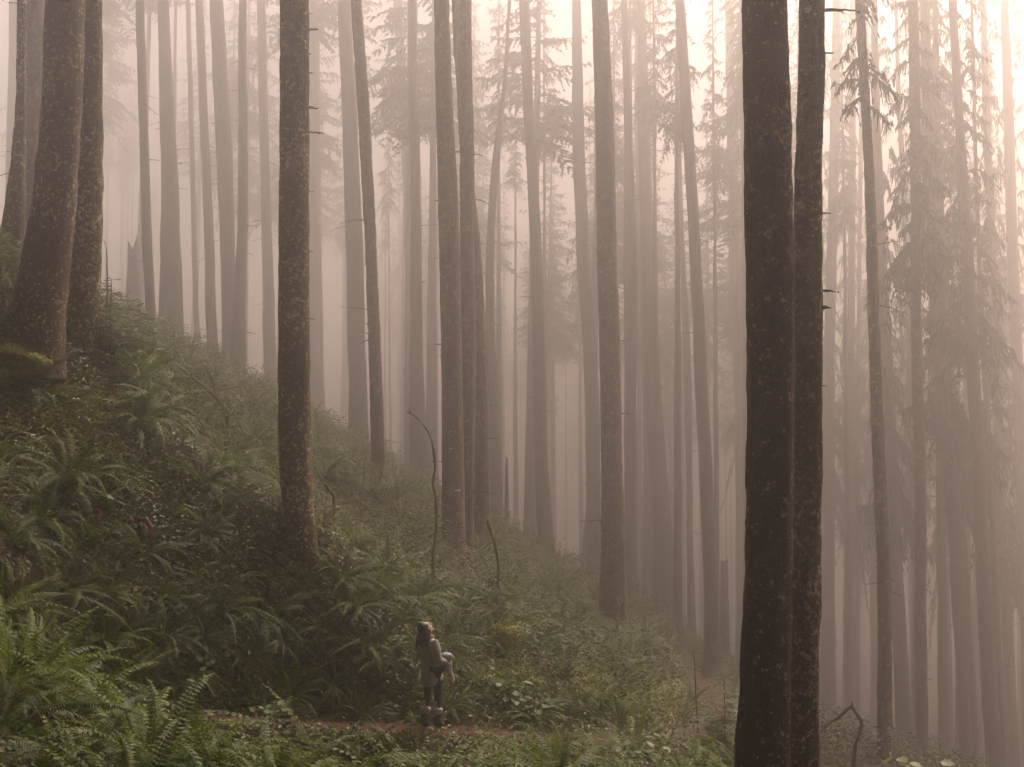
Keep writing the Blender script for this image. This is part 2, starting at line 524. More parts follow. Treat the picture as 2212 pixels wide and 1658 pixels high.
    if not dead and .5 * (pts[0][1] + pts[0][2]) > -50 and 24 < y < 90:      # short broken branch stubs up the trunk
        for q in range(int(g.integers(4, 10))):
            kk_ = int(g.integers(int(len(Cs) * .1), int(len(Cs) * .62))); a_ = R(g.choice([0, 180]) + g.normal(0, 40))
            dd = np.array([math.cos(a_), -math.sin(a_), g.uniform(-.3, .25)])
            stub(rl, Cs[kk_] + dd * Rs[kk_] * .85, dd, g.uniform(.12, .6) * (1 + y / 80), g.uniform(.008, .016) * (1 + y / 60), seed * 31 + q, 'dead_branch', M_dead, root, ragged=g.random() < .4)
    TREES[key] = dict(root=root, C=Cs, R=Rs, y=y, rl=rl, zg=zg)
    return root

def at_v(key, v):
    T = TREES[key]
    vs = np.array([UV(c)[1] for c in T['C']])
    k = int(np.argmin(np.abs(vs - v)))
    return T['C'][k], T['R'][k]

def stubs(key, items, name='dead_branch', mat=None):
    T = TREES[key]
    for i, (v, ang, ln, r) in enumerate(items):     # ang: 0 = to the right of the photo, 180 = left, 90 = toward the camera
        c, rad = at_v(key, v)
        d = np.array([math.cos(R(ang)), -math.sin(R(ang)), .08])
        stub(T['rl'], c + d * rad * .8, d, ln, r, int(v) + i * 7, name, mat or M_mossy, T['root'])
# ------------------------------------------------------------------ the trees one can tell apart
tree('A', [(0,20,38),(300,14,34),(600,6,30),(720,0,28)], 50, 'faint pale trunk at the very edge of the fog, behind the curved dark clump', (15, 1.0, 0))
tree('B', [(0,37,58),(150,39,56),(300,30,56),(440,14,53),(520,3,54),(600,-14,58),(650,-25,64)], 24, 'slim grey trunk that sweeps outward at its foot, leftmost of the clump of four', (13, 1.0, 1))
tree('C', [(0,52,98),(200,54,95),(300,54,88),(450,50,82),(560,42,85),(680,35,90)], 27, 'grey trunk half hidden behind the thickest leaning trunk of the clump', (14, 1.1, 2))
tree('D', [(0,99,184),(150,96,180),(300,87,173),(400,80,168),(470,73,165),(550,57,156),(600,44,150),(640,28,142),(690,18,132),(742,14,136)], 20, 'thickest lichen-speckled trunk of the clump, bowed at its foot above the mossy mound', (13, .45, 2), flare=(.3, .1))
tree('E', [(0,170,221),(200,172,222),(300,172,222),(450,164,222),(550,155,220),(640,145,214),(690,140,212)], 21.2, 'brown trunk pressed against the right flank of the thickest leaning trunk', (13.5, .45, 0), flare=(.3, .12))
tree('F', [(0,290,309),(180,297,317),(330,302,322),(600,311,333),(708,315,337)], 38, 'thin brown trunk just beside the jagged broken snag on the upper slope', (15, .9, 1))
tree('G', [(0,339,362),(250,345,377),(500,349,390),(650,344,394),(748,340,398)], 44, 'broad hazy trunk widening toward its foot at the top of the fern slope', (16, 1.1, 2))
tree('Hh', [(0,400,410),(400,411,422),(700,418,430),(785,424,438)], 55, 'very thin pale trunk between the broad hazy trunk and its slim neighbour', (16, .8, 3))
tree('I', [(0,420,437),(300,433,452),(600,443,465),(700,446,469),(800,447,471)], 48, 'slim fog-grey trunk above the fallen mossy branches', (16, .9, 0))
tree('J', [(0,452,482),(300,465,500),(650,480,511),(815,480,515)], 46, 'wide fog-grey trunk directly behind the slim one with an outturned foot', (16, 1.0, 1))
tree('K', [(0,515,532),(350,515,535),(650,508,533),(760,501,531),(840,494,533)], 42, 'slim brown trunk whose foot turns outward, last before the dark foreground trunk', (15, .9, 2))
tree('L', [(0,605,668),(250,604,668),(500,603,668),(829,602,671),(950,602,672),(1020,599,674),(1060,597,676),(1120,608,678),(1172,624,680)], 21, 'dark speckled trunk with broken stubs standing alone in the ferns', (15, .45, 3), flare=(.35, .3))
tree('M', [(0,555,574),(400,562,582),(829,571,600),(890,570,603)], 52, 'pale trunk seen close along the shaded edge of the dark stubbed trunk', (16, .9, 0))
tree('N', [(0,668,690),(500,672,694),(829,676,700),(945,678,704)], 60, 'ghostly trunk in fog just past the lit edge of the dark stubbed trunk', (15, .9, 1))
tree('O', [(0,728,757),(250,738,770),(500,745,783),(800,753,791),(940,756,798),(992,750,800)], 44, 'broad pink-grey trunk behind the leaning lichen-covered trunk', (16, 1.1, 2))
tree('Q', [(0,756,780),(250,773,800),(500,788,813),(829,799,826),(1050,803,836)], 31, 'thin lichen-speckled trunk leaning out of the ferns, with a brown bark', (14, .9, 3))
tree('S', [(0,848,868),(250,864,881),(500,874,890),(829,878,892),(1010,876,894)], 62, 'faint slender trunk in front of a bright patch of sky', (16, .9, 0))
tree('T', [(0,880,898),(250,885,904),(500,888,912),(829,886,914),(960,884,924),(1068,884,932)], 42, 'smooth brown trunk behind the arching dead stem', (16, 1.0, 1))
tree('U', [(0,938,970),(250,941,979),(500,948,993),(829,953,998),(1050,954,1002),(1182,955,1004)], 29, 'tall trunk bearing a white shelf fungus, first of the tight trio', (13, 1.1, 2))
tree('V', [(0,993,1017),(250,992,1023),(500,994,1026),(829,998,1028),(1050,1002,1024),(1188,1002,1023)], 30, 'slimmer middle trunk of the tight trio with the shelf fungus', (14, .9, 3))
tree('Wt', [(0,972,994),(300,992,1012),(500,1008,1036),(700,1021,1049),(829,1026,1053),(1000,1020,1060),(1190,1015,1063)], 31.5, 'third trunk of the tight trio, emerging leaning from behind its neighbours', (14, .9, 0))
tree('X', [(0,1098,1105),(150,1091,1099),(250,1079,1088),(300,1066,1083),(350,1058,1076),(500,1050,1067),(700,1047,1068),(829,1052,1078),(1195,1056,1092)], 44, 'crooked thin trunk that forks high above the tight trio', (19, .7, 1), top=24)
tree('Y', [(0,1118,1143),(250,1131,1153),(500,1146,1171),(829,1151,1178),(1030,1154,1184),(1130,1160,1193),(1206,1162,1202)], 42, 'hazy rust-grey trunk at the end of the fern skyline', (16, 1.0, 2))
tree('Z', [(400,1238,1266),(600,1248,1275),(829,1264,1296),(1050,1266,1298),(1268,1268,1300)], 48, 'wide hazy trunk partly covered by the tall lichen-flecked trunk', (16, 1.1, 3))
tree('Z2', [(500,1282,1295),(829,1277,1290),(1050,1270,1283),(1150,1262,1277),(1262,1250,1272)], 52, 'thin trunk with a bowed foot crossing behind the wide hazy trunk', (17, .8, 0))
tree('AA', [(0,1278,1313),(250,1286,1326),(500,1288,1331),(829,1296,1341),(1030,1300,1346),(1230,1298,1354),(1340,1293,1354)], 31, 'tall straight trunk with rusty lichen flecks and a flared foot on the bank', (13, 1.1, 1))
tree('BB', [(0,1341,1356),(250,1348,1364),(450,1355,1371),(570,1361,1381),(750,1356,1376),(1030,1351,1374),(1230,1348,1370),(1290,1343,1369)], 44, 'slim wavy trunk close beside the rusty flecked one', (16, .9, 2))
tree('CC', [(300,1378,1404),(600,1386,1416),(829,1391,1427),(1080,1406,1446),(1250,1414,1462),(1340,1418,1468)], 50, 'broadest of the far hazy trunks on the lower slope', (15, 1.1, 3))
tree('DD', [(300,1372,1384),(829,1386,1402),(1130,1400,1414),(1330,1404,1420)], 58, 'narrow pale trunk along the edge of the broadest far trunk', (15, .9, 0))
tree('EE', [(0,1456,1478),(250,1473,1498),(500,1488,1513),(829,1501,1529),(1080,1514,1543),(1330,1521,1552),(1395,1521,1553)], 38, 'straight leaning brown trunk below the brightest gap in the canopy', (15, 1.0, 1))
tree('FF', [(450,1466,1476),(829,1477,1495),(1080,1483,1496),(1280,1484,1500),(1372,1483,1504)], 52, 'thin upright trunk beside the straight leaning brown one', (16, .8, 2))
tree('GG', [(0,1566,1582),(300,1570,1590),(600,1576,1604),(829,1586,1610),(1230,1592,1612),(1415,1590,1612)], 56, 'hazy trunk showing only at the edge of the black paired trunks', (16, .9, 3))
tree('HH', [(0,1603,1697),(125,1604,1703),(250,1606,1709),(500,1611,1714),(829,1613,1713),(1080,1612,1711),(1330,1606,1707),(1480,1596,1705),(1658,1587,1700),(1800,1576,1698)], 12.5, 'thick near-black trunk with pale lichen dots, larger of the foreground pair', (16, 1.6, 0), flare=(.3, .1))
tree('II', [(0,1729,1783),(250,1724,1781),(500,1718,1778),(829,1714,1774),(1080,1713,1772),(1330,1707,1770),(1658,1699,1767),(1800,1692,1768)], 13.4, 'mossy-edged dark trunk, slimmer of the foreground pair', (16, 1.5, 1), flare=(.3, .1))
tree('JJ', [(0,1846,1866),(250,1861,1881),(500,1871,1894),(829,1880,1906),(1080,1889,1917),(1330,1899,1927),(1500,1896,1927),(1655,1895,1927)], 27, 'thin dark trunk next to the bright sky gaps, rising from pale green leaves', (15.5, .8, 2))
tree('KK', [(0,1960,1984),(425,1967,1989),(829,1969,1994),(1080,1975,1999),(1330,1977,2001),(1640,1981,2008)], 34, 'straight grey-brown trunk among misty evergreen boughs', (17, .9, 3))
tree('LL', [(300,1940,1950),(500,1950,1962),(829,1960,1974),(1200,1968,1982),(1560,1970,1990)], 50, 'spindly dark stem tight against the straight grey-brown trunk', (15, .8, 0))
tree('MM', [(100,1990,2012),(425,1998,2019),(650,2006,2032),(829,2016,2046),(1080,2044,2075),(1330,2059,2089),(1630,2074,2100),(1680,2075,2102)], 39, 'leaning hazy trunk with a second stem joined behind it', (16, 1.0, 1))
tree('MM2', [(600,2032,2046),(829,2044,2060),(1080,2066,2082),(1330,2078,2098),(1560,2090,2112),(1690,2095,2117)], 41, 'narrow stem just behind the leaning hazy trunk', (14, .9, 2))
tree('NN', [(0,2046,2066),(150,2059,2074),(400,2066,2089),(650,2081,2109),(829,2090,2117),(1080,2104,2134),(1330,2114,2145),(1650,2129,2164),(1700,2130,2166)], 36, 'broad leaning brown trunk before the brightest low gap in the trees', (17, 1.0, 3))
tree('NN2', [(700,2116,2126),(1080,2136,2150),(1330,2145,2162),(1650,2160,2176),(1720,2162,2178)], 40, 'thin stem shadowing the broad leaning brown trunk', (15, .8, 0))
tree('OO', [(300,2124,2140),(829,2150,2166),(1080,2152,2170),(1330,2164,2185),(1650,2176,2204),(1720,2178,2206)], 46, 'hazy trunk second from the edge, leaning over the foggy hollow', (13, .9, 1))
tree('PP', [(300,2168,2190),(829,2186,2210),(1200,2200,2226),(1700,2214,2244)], 48, 'hazy outermost trunk cut by the edge of the photo over the foggy hollow', (12, 1.0, 2))
tree('QQ', [(500,1890,1912),(829,1906,1932),(1280,1924,1952),(1480,1931,1966),(1630,1939,1970)], 43, 'hazy leaning trunk in the gap beside the thin dark one', (13, 1.0, 3))
tree('RR', [(300,1990,2004),(829,2012,2030),(1330,2031,2054),(1640,2036,2060)], 54, 'ghostly trunk between the straight grey-brown one and the leaning one', (13, .9, 0))
tree('SS', [(200,1795,1815),(829,1778,1802),(1330,1774,1803),(1560,1768,1808)], 52, 'wide foggy trunk just past the mossy-edged dark trunk', (14, 1.0, 1))
tree('TT', [(200,1836,1850),(829,1830,1846),(1330,1822,1845),(1570,1820,1848)], 56, 'foggy trunk with a parallel neighbour, above the angular broken branch', (14, 1.0, 2))
tree('UU', [(200,1856,1864),(829,1850,1860),(1330,1846,1857),(1570,1845,1858)], 60, 'thread-thin foggy trunk above the elbow of the angular broken branch', (15, .9, 3))
tree('VV', [(200,1866,1880),(829,1876,1892),(1330,1880,1897),(1580,1880,1900)], 58, 'foggy trunk just short of the thin dark one', (15, .9, 0))
# broken snags
tree('s1', [(545,275,299),(600,274,301),(690,272,304)], 48, 'jagged broken snag with a splintered point, up on the foggy slope', dead=1.25, name='broken_snag')
tree('s2', [(1215,1557,1573),(1300,1556,1575),(1412,1554,1578)], 48, 'short broken snag beside the thick near-black trunk', dead=.3, name='broken_snag')
tree('s3', [(995,1093,1098),(1060,1091,1100),(1200,1088,1102)], 42, 'thin broken stake of dead wood beyond the tight trio', dead=.35, name='broken_snag')

stubs('L', [(62,8,.22,.022),(112,-10,.1,.02),(140,15,.09,.016),(168,-5,.14,.026),(228,6,.14,.02),(242,-12,.2,.022),(284,0,.3,.02),(408,10,.14,.014),(552,-8,.1,.012),(30,30,.2,.012),(690,25,.2,.016)])
stubs('II', [(8,0,.38,.02),(110,12,.12,.014),(464,4,.12,.016),(623,-4,.2,.015),(246,80,.14,.03),(672,20,.12,.03),(835,0,.08,.015)])
stubs('HH', [(300,10,.05,.02),(520,180,.05,.02),(980,180,.05,.015)])
stubs('U', [(525,185,.1,.012),(820,170,.06,.012),(720,180,.06,.012)])
stubs('T', [(102,5,.3,.012),(278,-5,.12,.012)], mat=M_dead)
stubs('AA', [(360,160,.5,.012),(690,20,.08,.01)], mat=M_dead)
stubs('Y', [(90,170,.6,.014),(380,0,.7,.012)], mat=M_dead)
stubs('F', [(185,10,.12,.01),(60,170,.1,.01)], mat=M_dead)
# the fork's broken twin
Tx = TREES['X']; c, r = at_v('X', 305)
stub(Tx['rl'], c, np.array([-.12, -.05, 1.0]), .95, .09, 5, 'broken_fork', M_bark_far, Tx['root'], ragged=False)

# shelf fungi on the tight trio's first trunk
M_fungus = plain_mat('fungus', (.55, .46, .36), (.75, .66, .55), 20, .7)
def fungus(key, v, du, w):
    T = TREES[key]; c, r = at_v(key, v)
    a = math.pi * .5 + du
    base = c + np.array([math.cos(a), -math.sin(a), 0]) * r * .97
    nu, nv_ = 14, 7
    V = []
    for i in range(nv_):
        ph = -math.pi / 2 + math.pi * i / (nv_ - 1)
        for j in range(nu):
            th = 2 * math.pi * j / nu
            x, y_, z = math.cos(th) * math.cos(ph), math.sin(th) * math.cos(ph), math.sin(ph)
            rr = w * (1 + .12 * math.sin(th * 3))
            V.append(base + np.array([x * rr, y_ * rr * .7, (z * .34 if z > 0 else z * .18) * w]))
    V = np.array(V) - T['rl']
    i = np.arange(nv_ - 1)[:, None] * nu; j = np.arange(nu)[None]; k = (j + 1) % nu
    obj('shelf_fungus', mesh_np('shelf_fungus', V, np.stack([i + j, i + k, i + nu + k, i + nu + j], -1).reshape(-1, 4), [M_fungus]), T['root'])
fungus('U', 1065, -.45, .105)
fungus('U', 965, .1, .07)
# ------------------------------------------------------------------ the wood fading into the fog
g = np.random.default_rng(99)
def bg_proto(h, r, ci, seed, low):
    n = 40
    z = np.linspace(-.6, h, n)
    gg = np.random.default_rng(seed)
    cx = np.cumsum(gg.normal(0, .012, n)) + z * gg.uniform(-.025, .01); cy = np.cumsum(gg.normal(0, .012, n))
    cx -= cx[0]; cy -= cy[0]
    rr = r * np.maximum(.05, 1 - np.clip(z, 0, h) / h * .95) * (1 + .35 * np.exp(-np.clip(z, 0, 9) / .6))
    V, F, cap = sweep(np.column_stack([cx, cy, z]), rr, 12, .015, 1.3, seed)
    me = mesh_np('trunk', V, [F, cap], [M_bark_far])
    k = int(np.argmin(np.abs(z - low)))
    return me, (cx[k], cy[k], z[k]), (h - low + .5) / 15.0, ci
PROTOS = [bg_proto(g.uniform(44, 52), g.uniform(.3, .5), i % 4, 300 + i, lo) for i, lo in enumerate((26, 28, 24, 30, 20, 27, 22, 21))]
PROTOS += [bg_proto(g.uniform(42, 50), g.uniform(.17, .28), i % 4, 320 + i, lo) for i, lo in enumerate((30, 32, 33, 29))]
BGL = {
 'left': 'faint distant trunk fading into the fog beyond the crest of the fern slope',
 'mid': 'faint distant trunk fading into the fog behind the tight trio and its neighbours',
 'right': 'faint distant evergreen with misty boughs fading into the fog over the hollow',
}
bg_xy = []
def bg_tree(x, y, k, where, sc=1.0, wide=1.0):
    me, cl, cs, ci = PROTOS[k]
    root = empty('distant_tree', (x, y, float(ground_z(x, y))), g.uniform(0, 6.28))
    root.scale = (sc, sc, sc)
    tag(root, BGL[where], 'tree', {'left': 'distant trees beyond the crest', 'mid': 'distant trees behind the trio', 'right': 'distant evergreens over the hollow'}[where])
    obj('trunk', me, root)
    o = obj('crown', FAR[k % 2], root); o.location = cl; w = g.uniform(.85, 1.2) * wide * FARW; o.scale = (w, w, cs)
    o.rotation_euler = (0, 0, g.uniform(0, 6.28))
    bg_xy.append((x, y))
taken = [(t['rl'][0], t['rl'][1]) for t in TREES.values()]
def fill(n, u0, u1, y0, y1, where, ks, mind=1.5, wide=1.0):
    got = tries = 0
    while got < n and tries < n * 60:
        tries += 1
        y = math.sqrt(g.uniform(y0 ** 2, y1 ** 2)); u = g.uniform(u0, u1)
        x = (u - W0 / 2) / FPX * y
        if not (XR[0] + 3 < x < XR[1] - 3): continue
        if any((x - a) ** 2 + (y - b) ** 2 < mind ** 2 for a, b in taken): continue
        taken.append((x, y)); bg_tree(x, y, int(g.choice(ks)), where, g.uniform(.85, 1.15), wide); got += 1
fill(14, -60, 880, 90, 150, 'left', [0, 1, 3, 5], 2.5, 1.9)
fill(26, -60, 880, 100, 225, 'left', [8, 9, 10, 11], 1.2, .8)
fill(14, 860, 1640, 78, 125, 'mid', [0, 1, 3, 5], 3.0, 2.3)
fill(112, 820, 1640, 66, 215, 'mid', [8, 9, 10, 11], 1.2, .7)
fill(4, 1640, 2330, 90, 130, 'right', [2, 4, 6, 7], 3.0, 2.1)
fill(66, 1560, 2330, 66, 215, 'right', [8, 9, 10, 11], 1.2, .7)
# ------------------------------------------------------------------ unseen trees added round the viewpoint to shade the near haze
CW, CL = 1.2, .3
for i, (x, y, h, low, sc) in enumerate([(-7.5, 9.5, 24, 13, 1), (6.5, 5.0, 27, 14, 1.05), (-5.5, -1.5, 24, 7, 1.0), (4.2, -3.5, 25, 9, 1.1), (-10, 15, 23, 12, 1.0), (8.5, 11, 28, 16, 1.0), (-2, -9, 25, 8, 1.1),
                                   (-13, 4, 22, 6, 1.0), (12, 2, 30, 12, 1.1), (-14.5, 24, 22, 9, 1.0),  (-9, -9, 24, 6, 1), (9, -10, 28, 9, 1.1), (3.6, 1.2, 24, 11, .9), (-3.2, 4.2, 24, 10, .9),
                                   (-17, 13, 22, 5, 1.1), (16, -6, 30, 10, 1.1), (-17, -4, 22, 5, 1.1), (1, -16, 26, 7, 1.2), (-11, -17, 24, 5, 1.2), (14, -18, 30, 9, 1.2)]):
    zg = float(ground_z(x, y))
    root = empty('conifer_tree', (x, y, zg), i * 1.3)
    tag(root, 'unseen conifer added around the viewpoint to shade the near haze', 'tree', 'added shade trees around the viewpoint')
    obj('trunk', PROTOS[i % 8][0], root).scale = (1, 1, h / 27)
    o = obj('crown', DENSE[i % 2], root); o.location = (0, 0, low); ws = sc * (CW if x > -3 or y < 11 else CL); o.scale = (ws, ws, (h - low) / 14)
# ------------------------------------------------------------------ sword ferns
M_fern = leaf_mat('fern_green', [(0, (.022, .04, .004)), (.45, (.058, .082, .008)), (.8, (.1, .12, .014)), (1, (.145, .145, .02))], .36, .6, spec=.22, objvar=.5)
M_fern_dead = leaf_mat('fern_dead', [(0, (.045, .02, .01)), (.6, (.1, .045, .022)), (1, (.16, .085, .04))], .25, .8, objvar=.2)

class Acc:
    def __init__(s): s.V, s.Q, s.Tr, s.T, s.MQ, s.MT, s.n = [], [], [], [], [], [], 0
    def add(s, V, Q=None, T3=None, tint=0.5, mat=0):
        V = np.asarray(V, float).reshape(-1, 3)
        s.V.append(V); s.T.append(np.broadcast_to(np.asarray(tint, float), (len(V),)))
        if Q is not None: s.Q.append(np.asarray(Q) + s.n); s.MQ.append(np.full(len(Q), mat))
        if T3 is not None: s.Tr.append(np.asarray(T3) + s.n); s.MT.append(np.full(len(T3), mat))
        s.n += len(V)
    def mesh(s, name, mats, smooth=False):
        F = []; fm = []
        if s.Q: F.append(np.vstack(s.Q)); fm.append(np.concatenate(s.MQ))
        if s.Tr: F.append(np.vstack(s.Tr)); fm.append(np.concatenate(s.MT))
        return mesh_np(name, np.vstack(s.V), F, mats, smooth=smooth, attrs={'tint': np.clip(np.concatenate(s.T), 0, 1)}, fmat=np.concatenate(fm))

def frond(acc, g, ln, a0, curl, az, wmax, mat=0, base=(0, 0, 0), npin=30, tint=None):
    tint = g.uniform(.15, .75) if tint is None else tint
    n = npin
    t = np.linspace(0, 1, n)
    el = a0 - curl * t ** 1.25
    azs = az + g.normal(0, .25) * t ** 2
    tg = np.stack([np.cos(azs) * np.cos(el), np.sin(azs) * np.cos(el), np.sin(el)], -1)
    c = np.vstack([[0, 0, 0], np.cumsum(tg[:-1] * ln / (n - 1), 0)]) + np.asarray(base)
    lat = np.stack([-np.sin(azs), np.cos(azs), np.zeros(n)], -1)
    roll = g.normal(0, .35)
    nor = np.cross(tg, lat)
    lat = lat * math.cos(roll) + nor * math.sin(roll); nor = np.cross(tg, lat)
    nor = nor * np.sign(nor[:, 2:3].mean() + 1e-9)
    prof = np.where(t < .38, .5 + .5 * t / .38, 1 - ((t - .38) / .64) ** 1.9)
    prof = np.where(t < .1, 0, np.maximum(prof, .04))
    # rachis
    w = .006 * (1 - .7 * t)[:, None]
    i = 2 * np.arange(n - 1)
    acc.add(np.stack([c - lat * w, c + lat * w], 1), np.stack([i, i + 1, i + 3, i + 2], -1), tint=tint * .5, mat=mat)
    sel = prof > 0
    k = int(sel.sum()); cc, tt, ll, nn, pp = c[sel], tg[sel], lat[sel], nor[sel], prof[sel]
    hw = .5 * ln / n * .8
    for s in (-1, 1):
        L = (wmax * pp * g.uniform(.85, 1.12, k))[:, None]
        d = ll * s * .93 + tt * .36 - nn * g.uniform(.05, .4, k)[:, None]
        d /= np.linalg.norm(d, axis=1)[:, None]
        a = cc + tt * hw * .3
        m = cc + d * L * .45
        e = cc + d * L - nn * L * .12
        V = np.stack([a, m - tt * hw, e, m + tt * hw], 1).reshape(-1, 3)
        j = 4 * np.arange(k)
        acc.add(V, np.stack([j, j + 1, j + 2, j + 3], -1), tint=np.repeat(np.clip(tint + g.normal(0, .1, k), 0, 1), 4), mat=mat)

def fern_params(g, size):
    r = g.random()
    if r < .18:   # young upright fronds in the heart
        return dict(ln=size * g.uniform(.65, .9), a0=g.uniform(1.15, 1.45), curl=g.uniform(.6, 1.3))
    if r < .75:
        return dict(ln=size * g.uniform(.85, 1.15), a0=g.uniform(.75, 1.2), curl=g.uniform(1.2, 2.3))
    return dict(ln=size * g.uniform(.7, 1.0), a0=g.uniform(.3, .7), curl=g.uniform(.9, 1.5))

def fern_mesh(seed, nf, npin=30, dead=4):
    g = np.random.default_rng(seed); acc = Acc()
    for i in range(nf):
        q = fern_params(g, 1.0)
        frond(acc, g, az=i * 2.399 + g.normal(0, .25), wmax=g.uniform(.05, .075), npin=npin, base=(g.normal(0, .03), g.normal(0, .03), 0), **q)
    for i in range(dead):
        frond(acc, g, g.uniform(.5, .8), g.uniform(-.1, .5), g.uniform(1.0, 1.8), g.uniform(0, 6.28), .06, mat=1, npin=24)
    return acc.mesh('sword_fern', [M_fern, M_fern_dead])
FERNS = [fern_mesh(500 + i, nf, 28, d) for i, (nf, d) in enumerate([(22, 4), (28, 6), (18, 4), (30, 5), (24, 8), (16, 3), (26, 6)])]
FRONDS = []
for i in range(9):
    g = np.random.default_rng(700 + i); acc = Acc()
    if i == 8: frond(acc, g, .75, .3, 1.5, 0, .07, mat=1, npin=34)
    else: frond(acc, g, az=0, wmax=g.uniform(.065, .085), npin=54, tint=g.uniform(.0, .28), **fern_params(g, 1.0))  # low tints darken the big fronds in place of canopy shade
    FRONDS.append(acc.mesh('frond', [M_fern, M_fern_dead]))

fern_pts = []
def slope_tilt(x, y, amt):
    e = .5
    gx_ = (ground_z(x + e, y) - ground_z(x - e, y)) / (2 * e); gy_ = (ground_z(x, y + e) - ground_z(x, y - e)) / (2 * e)
    n = Vector((-gx_ * amt, -gy_ * amt, 1)).normalized()
    return n.to_track_quat('Z', 'Y')

def put_fern(x, y, size, k, label, group):
    o = obj('sword_fern', FERNS[k], loc=(x, y, float(ground_z(x, y)) - .03))
    o.rotation_mode = 'QUATERNION'
    from mathutils import Quaternion
    o.rotation_quaternion = slope_tilt(x, y, .55) @ Quaternion((0, 0, 1), random.uniform(0, 6.28))
    o.scale = (size,) * 3
    tag(o, label, 'fern', group)
    fern_pts.append((x, y)); return o

def big_fern(u, v, y, size, nf, label, seed):
    """a fern large enough in the photo to show each frond as a part"""
    g = np.random.default_rng(seed)
    x = (u - W0 / 2) / FPX * y
    root = empty('sword_fern', (x, y, float(ground_z(x, y)) - .03))
    root.rotation_mode = 'QUATERNION'; root.rotation_quaternion = slope_tilt(x, y, .5)
    tag(root, label, 'fern', 'large sword ferns')
    for i in range(nf):
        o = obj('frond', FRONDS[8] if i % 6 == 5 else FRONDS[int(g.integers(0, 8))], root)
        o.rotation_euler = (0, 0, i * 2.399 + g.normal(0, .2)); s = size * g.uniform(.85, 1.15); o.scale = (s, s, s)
    fern_pts.append((x, y))

def ray_ground(u, v):
    """where the sight line through a point of the photo meets the ground sheet"""
    d = P(u, v, 1.0)
    for y in np.arange(7, 110, .1):
        p = d * y
        if p[2] < ground_z(p[0], p[1]): return p
    return d * 110

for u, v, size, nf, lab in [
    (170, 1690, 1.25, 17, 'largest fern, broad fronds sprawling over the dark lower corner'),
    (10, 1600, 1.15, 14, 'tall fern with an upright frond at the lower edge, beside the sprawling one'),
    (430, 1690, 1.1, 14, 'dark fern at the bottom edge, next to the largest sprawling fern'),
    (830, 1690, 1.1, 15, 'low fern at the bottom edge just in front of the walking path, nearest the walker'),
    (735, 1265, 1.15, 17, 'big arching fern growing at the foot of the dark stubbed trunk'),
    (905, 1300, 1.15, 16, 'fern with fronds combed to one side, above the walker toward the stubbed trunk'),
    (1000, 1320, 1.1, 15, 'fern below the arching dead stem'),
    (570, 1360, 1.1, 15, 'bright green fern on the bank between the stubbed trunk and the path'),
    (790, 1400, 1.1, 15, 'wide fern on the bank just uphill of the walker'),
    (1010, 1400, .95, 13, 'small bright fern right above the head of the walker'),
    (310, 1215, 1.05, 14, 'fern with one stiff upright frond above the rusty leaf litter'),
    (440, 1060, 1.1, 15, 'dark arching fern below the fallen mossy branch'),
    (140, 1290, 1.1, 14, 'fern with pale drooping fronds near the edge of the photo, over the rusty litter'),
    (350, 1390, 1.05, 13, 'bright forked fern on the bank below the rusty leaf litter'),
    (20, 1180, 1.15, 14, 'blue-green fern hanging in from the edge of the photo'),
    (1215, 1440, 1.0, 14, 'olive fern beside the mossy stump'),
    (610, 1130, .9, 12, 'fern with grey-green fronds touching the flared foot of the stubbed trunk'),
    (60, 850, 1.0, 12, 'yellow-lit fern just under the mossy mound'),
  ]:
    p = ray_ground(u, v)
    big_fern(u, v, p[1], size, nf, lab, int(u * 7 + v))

def zone(u, v, x, y):
    d, zt = trail_dist(np.array([[x, y]])); d = d[0]
    tr = trail_line[np.argmin(np.hypot(trail_line[:, 0] - x, trail_line[:, 1] - y))]
    below = float(ground_z(x, y)) < tr[2] + .15 and y < tr[1] or y < 15.0 and v > 1500
    if below and u < 560: return 'sword fern below the path in the darkest lower corner', 'ferns in the lower corner'
    if below and u < 1060: return 'sword fern on the lower verge of the path in front of the walker', 'ferns in front of the walker'
    if below: return 'sword fern on the lower verge of the path, between the walker and the paired trunks', 'ferns before the paired trunks'
    if y > 31: return 'misty fern on the crest of the slope at the feet of the hazy trunks', 'ferns on the crest'
    if u < 330 and v < 1090: return 'sword fern on the upper slope under the mossy mound', 'ferns under the mossy mound'
    if u < 610 and v < 1180: return 'sword fern on the slope between the fallen branch and the stubbed trunk', 'ferns uphill of the stubbed trunk'
    if u < 480: return 'sword fern on the dark bank around the rusty leaf litter', 'ferns around the rusty litter'
    if u < 860: return 'sword fern on the bank between the stubbed trunk and the path', 'ferns below the stubbed trunk'
    if u < 1130: return 'sword fern on the bank behind the walker, under the tight trio', 'ferns behind the walker'
    return 'sword fern on the misty nose of the slope past the mossy stump', 'ferns past the mossy stump'

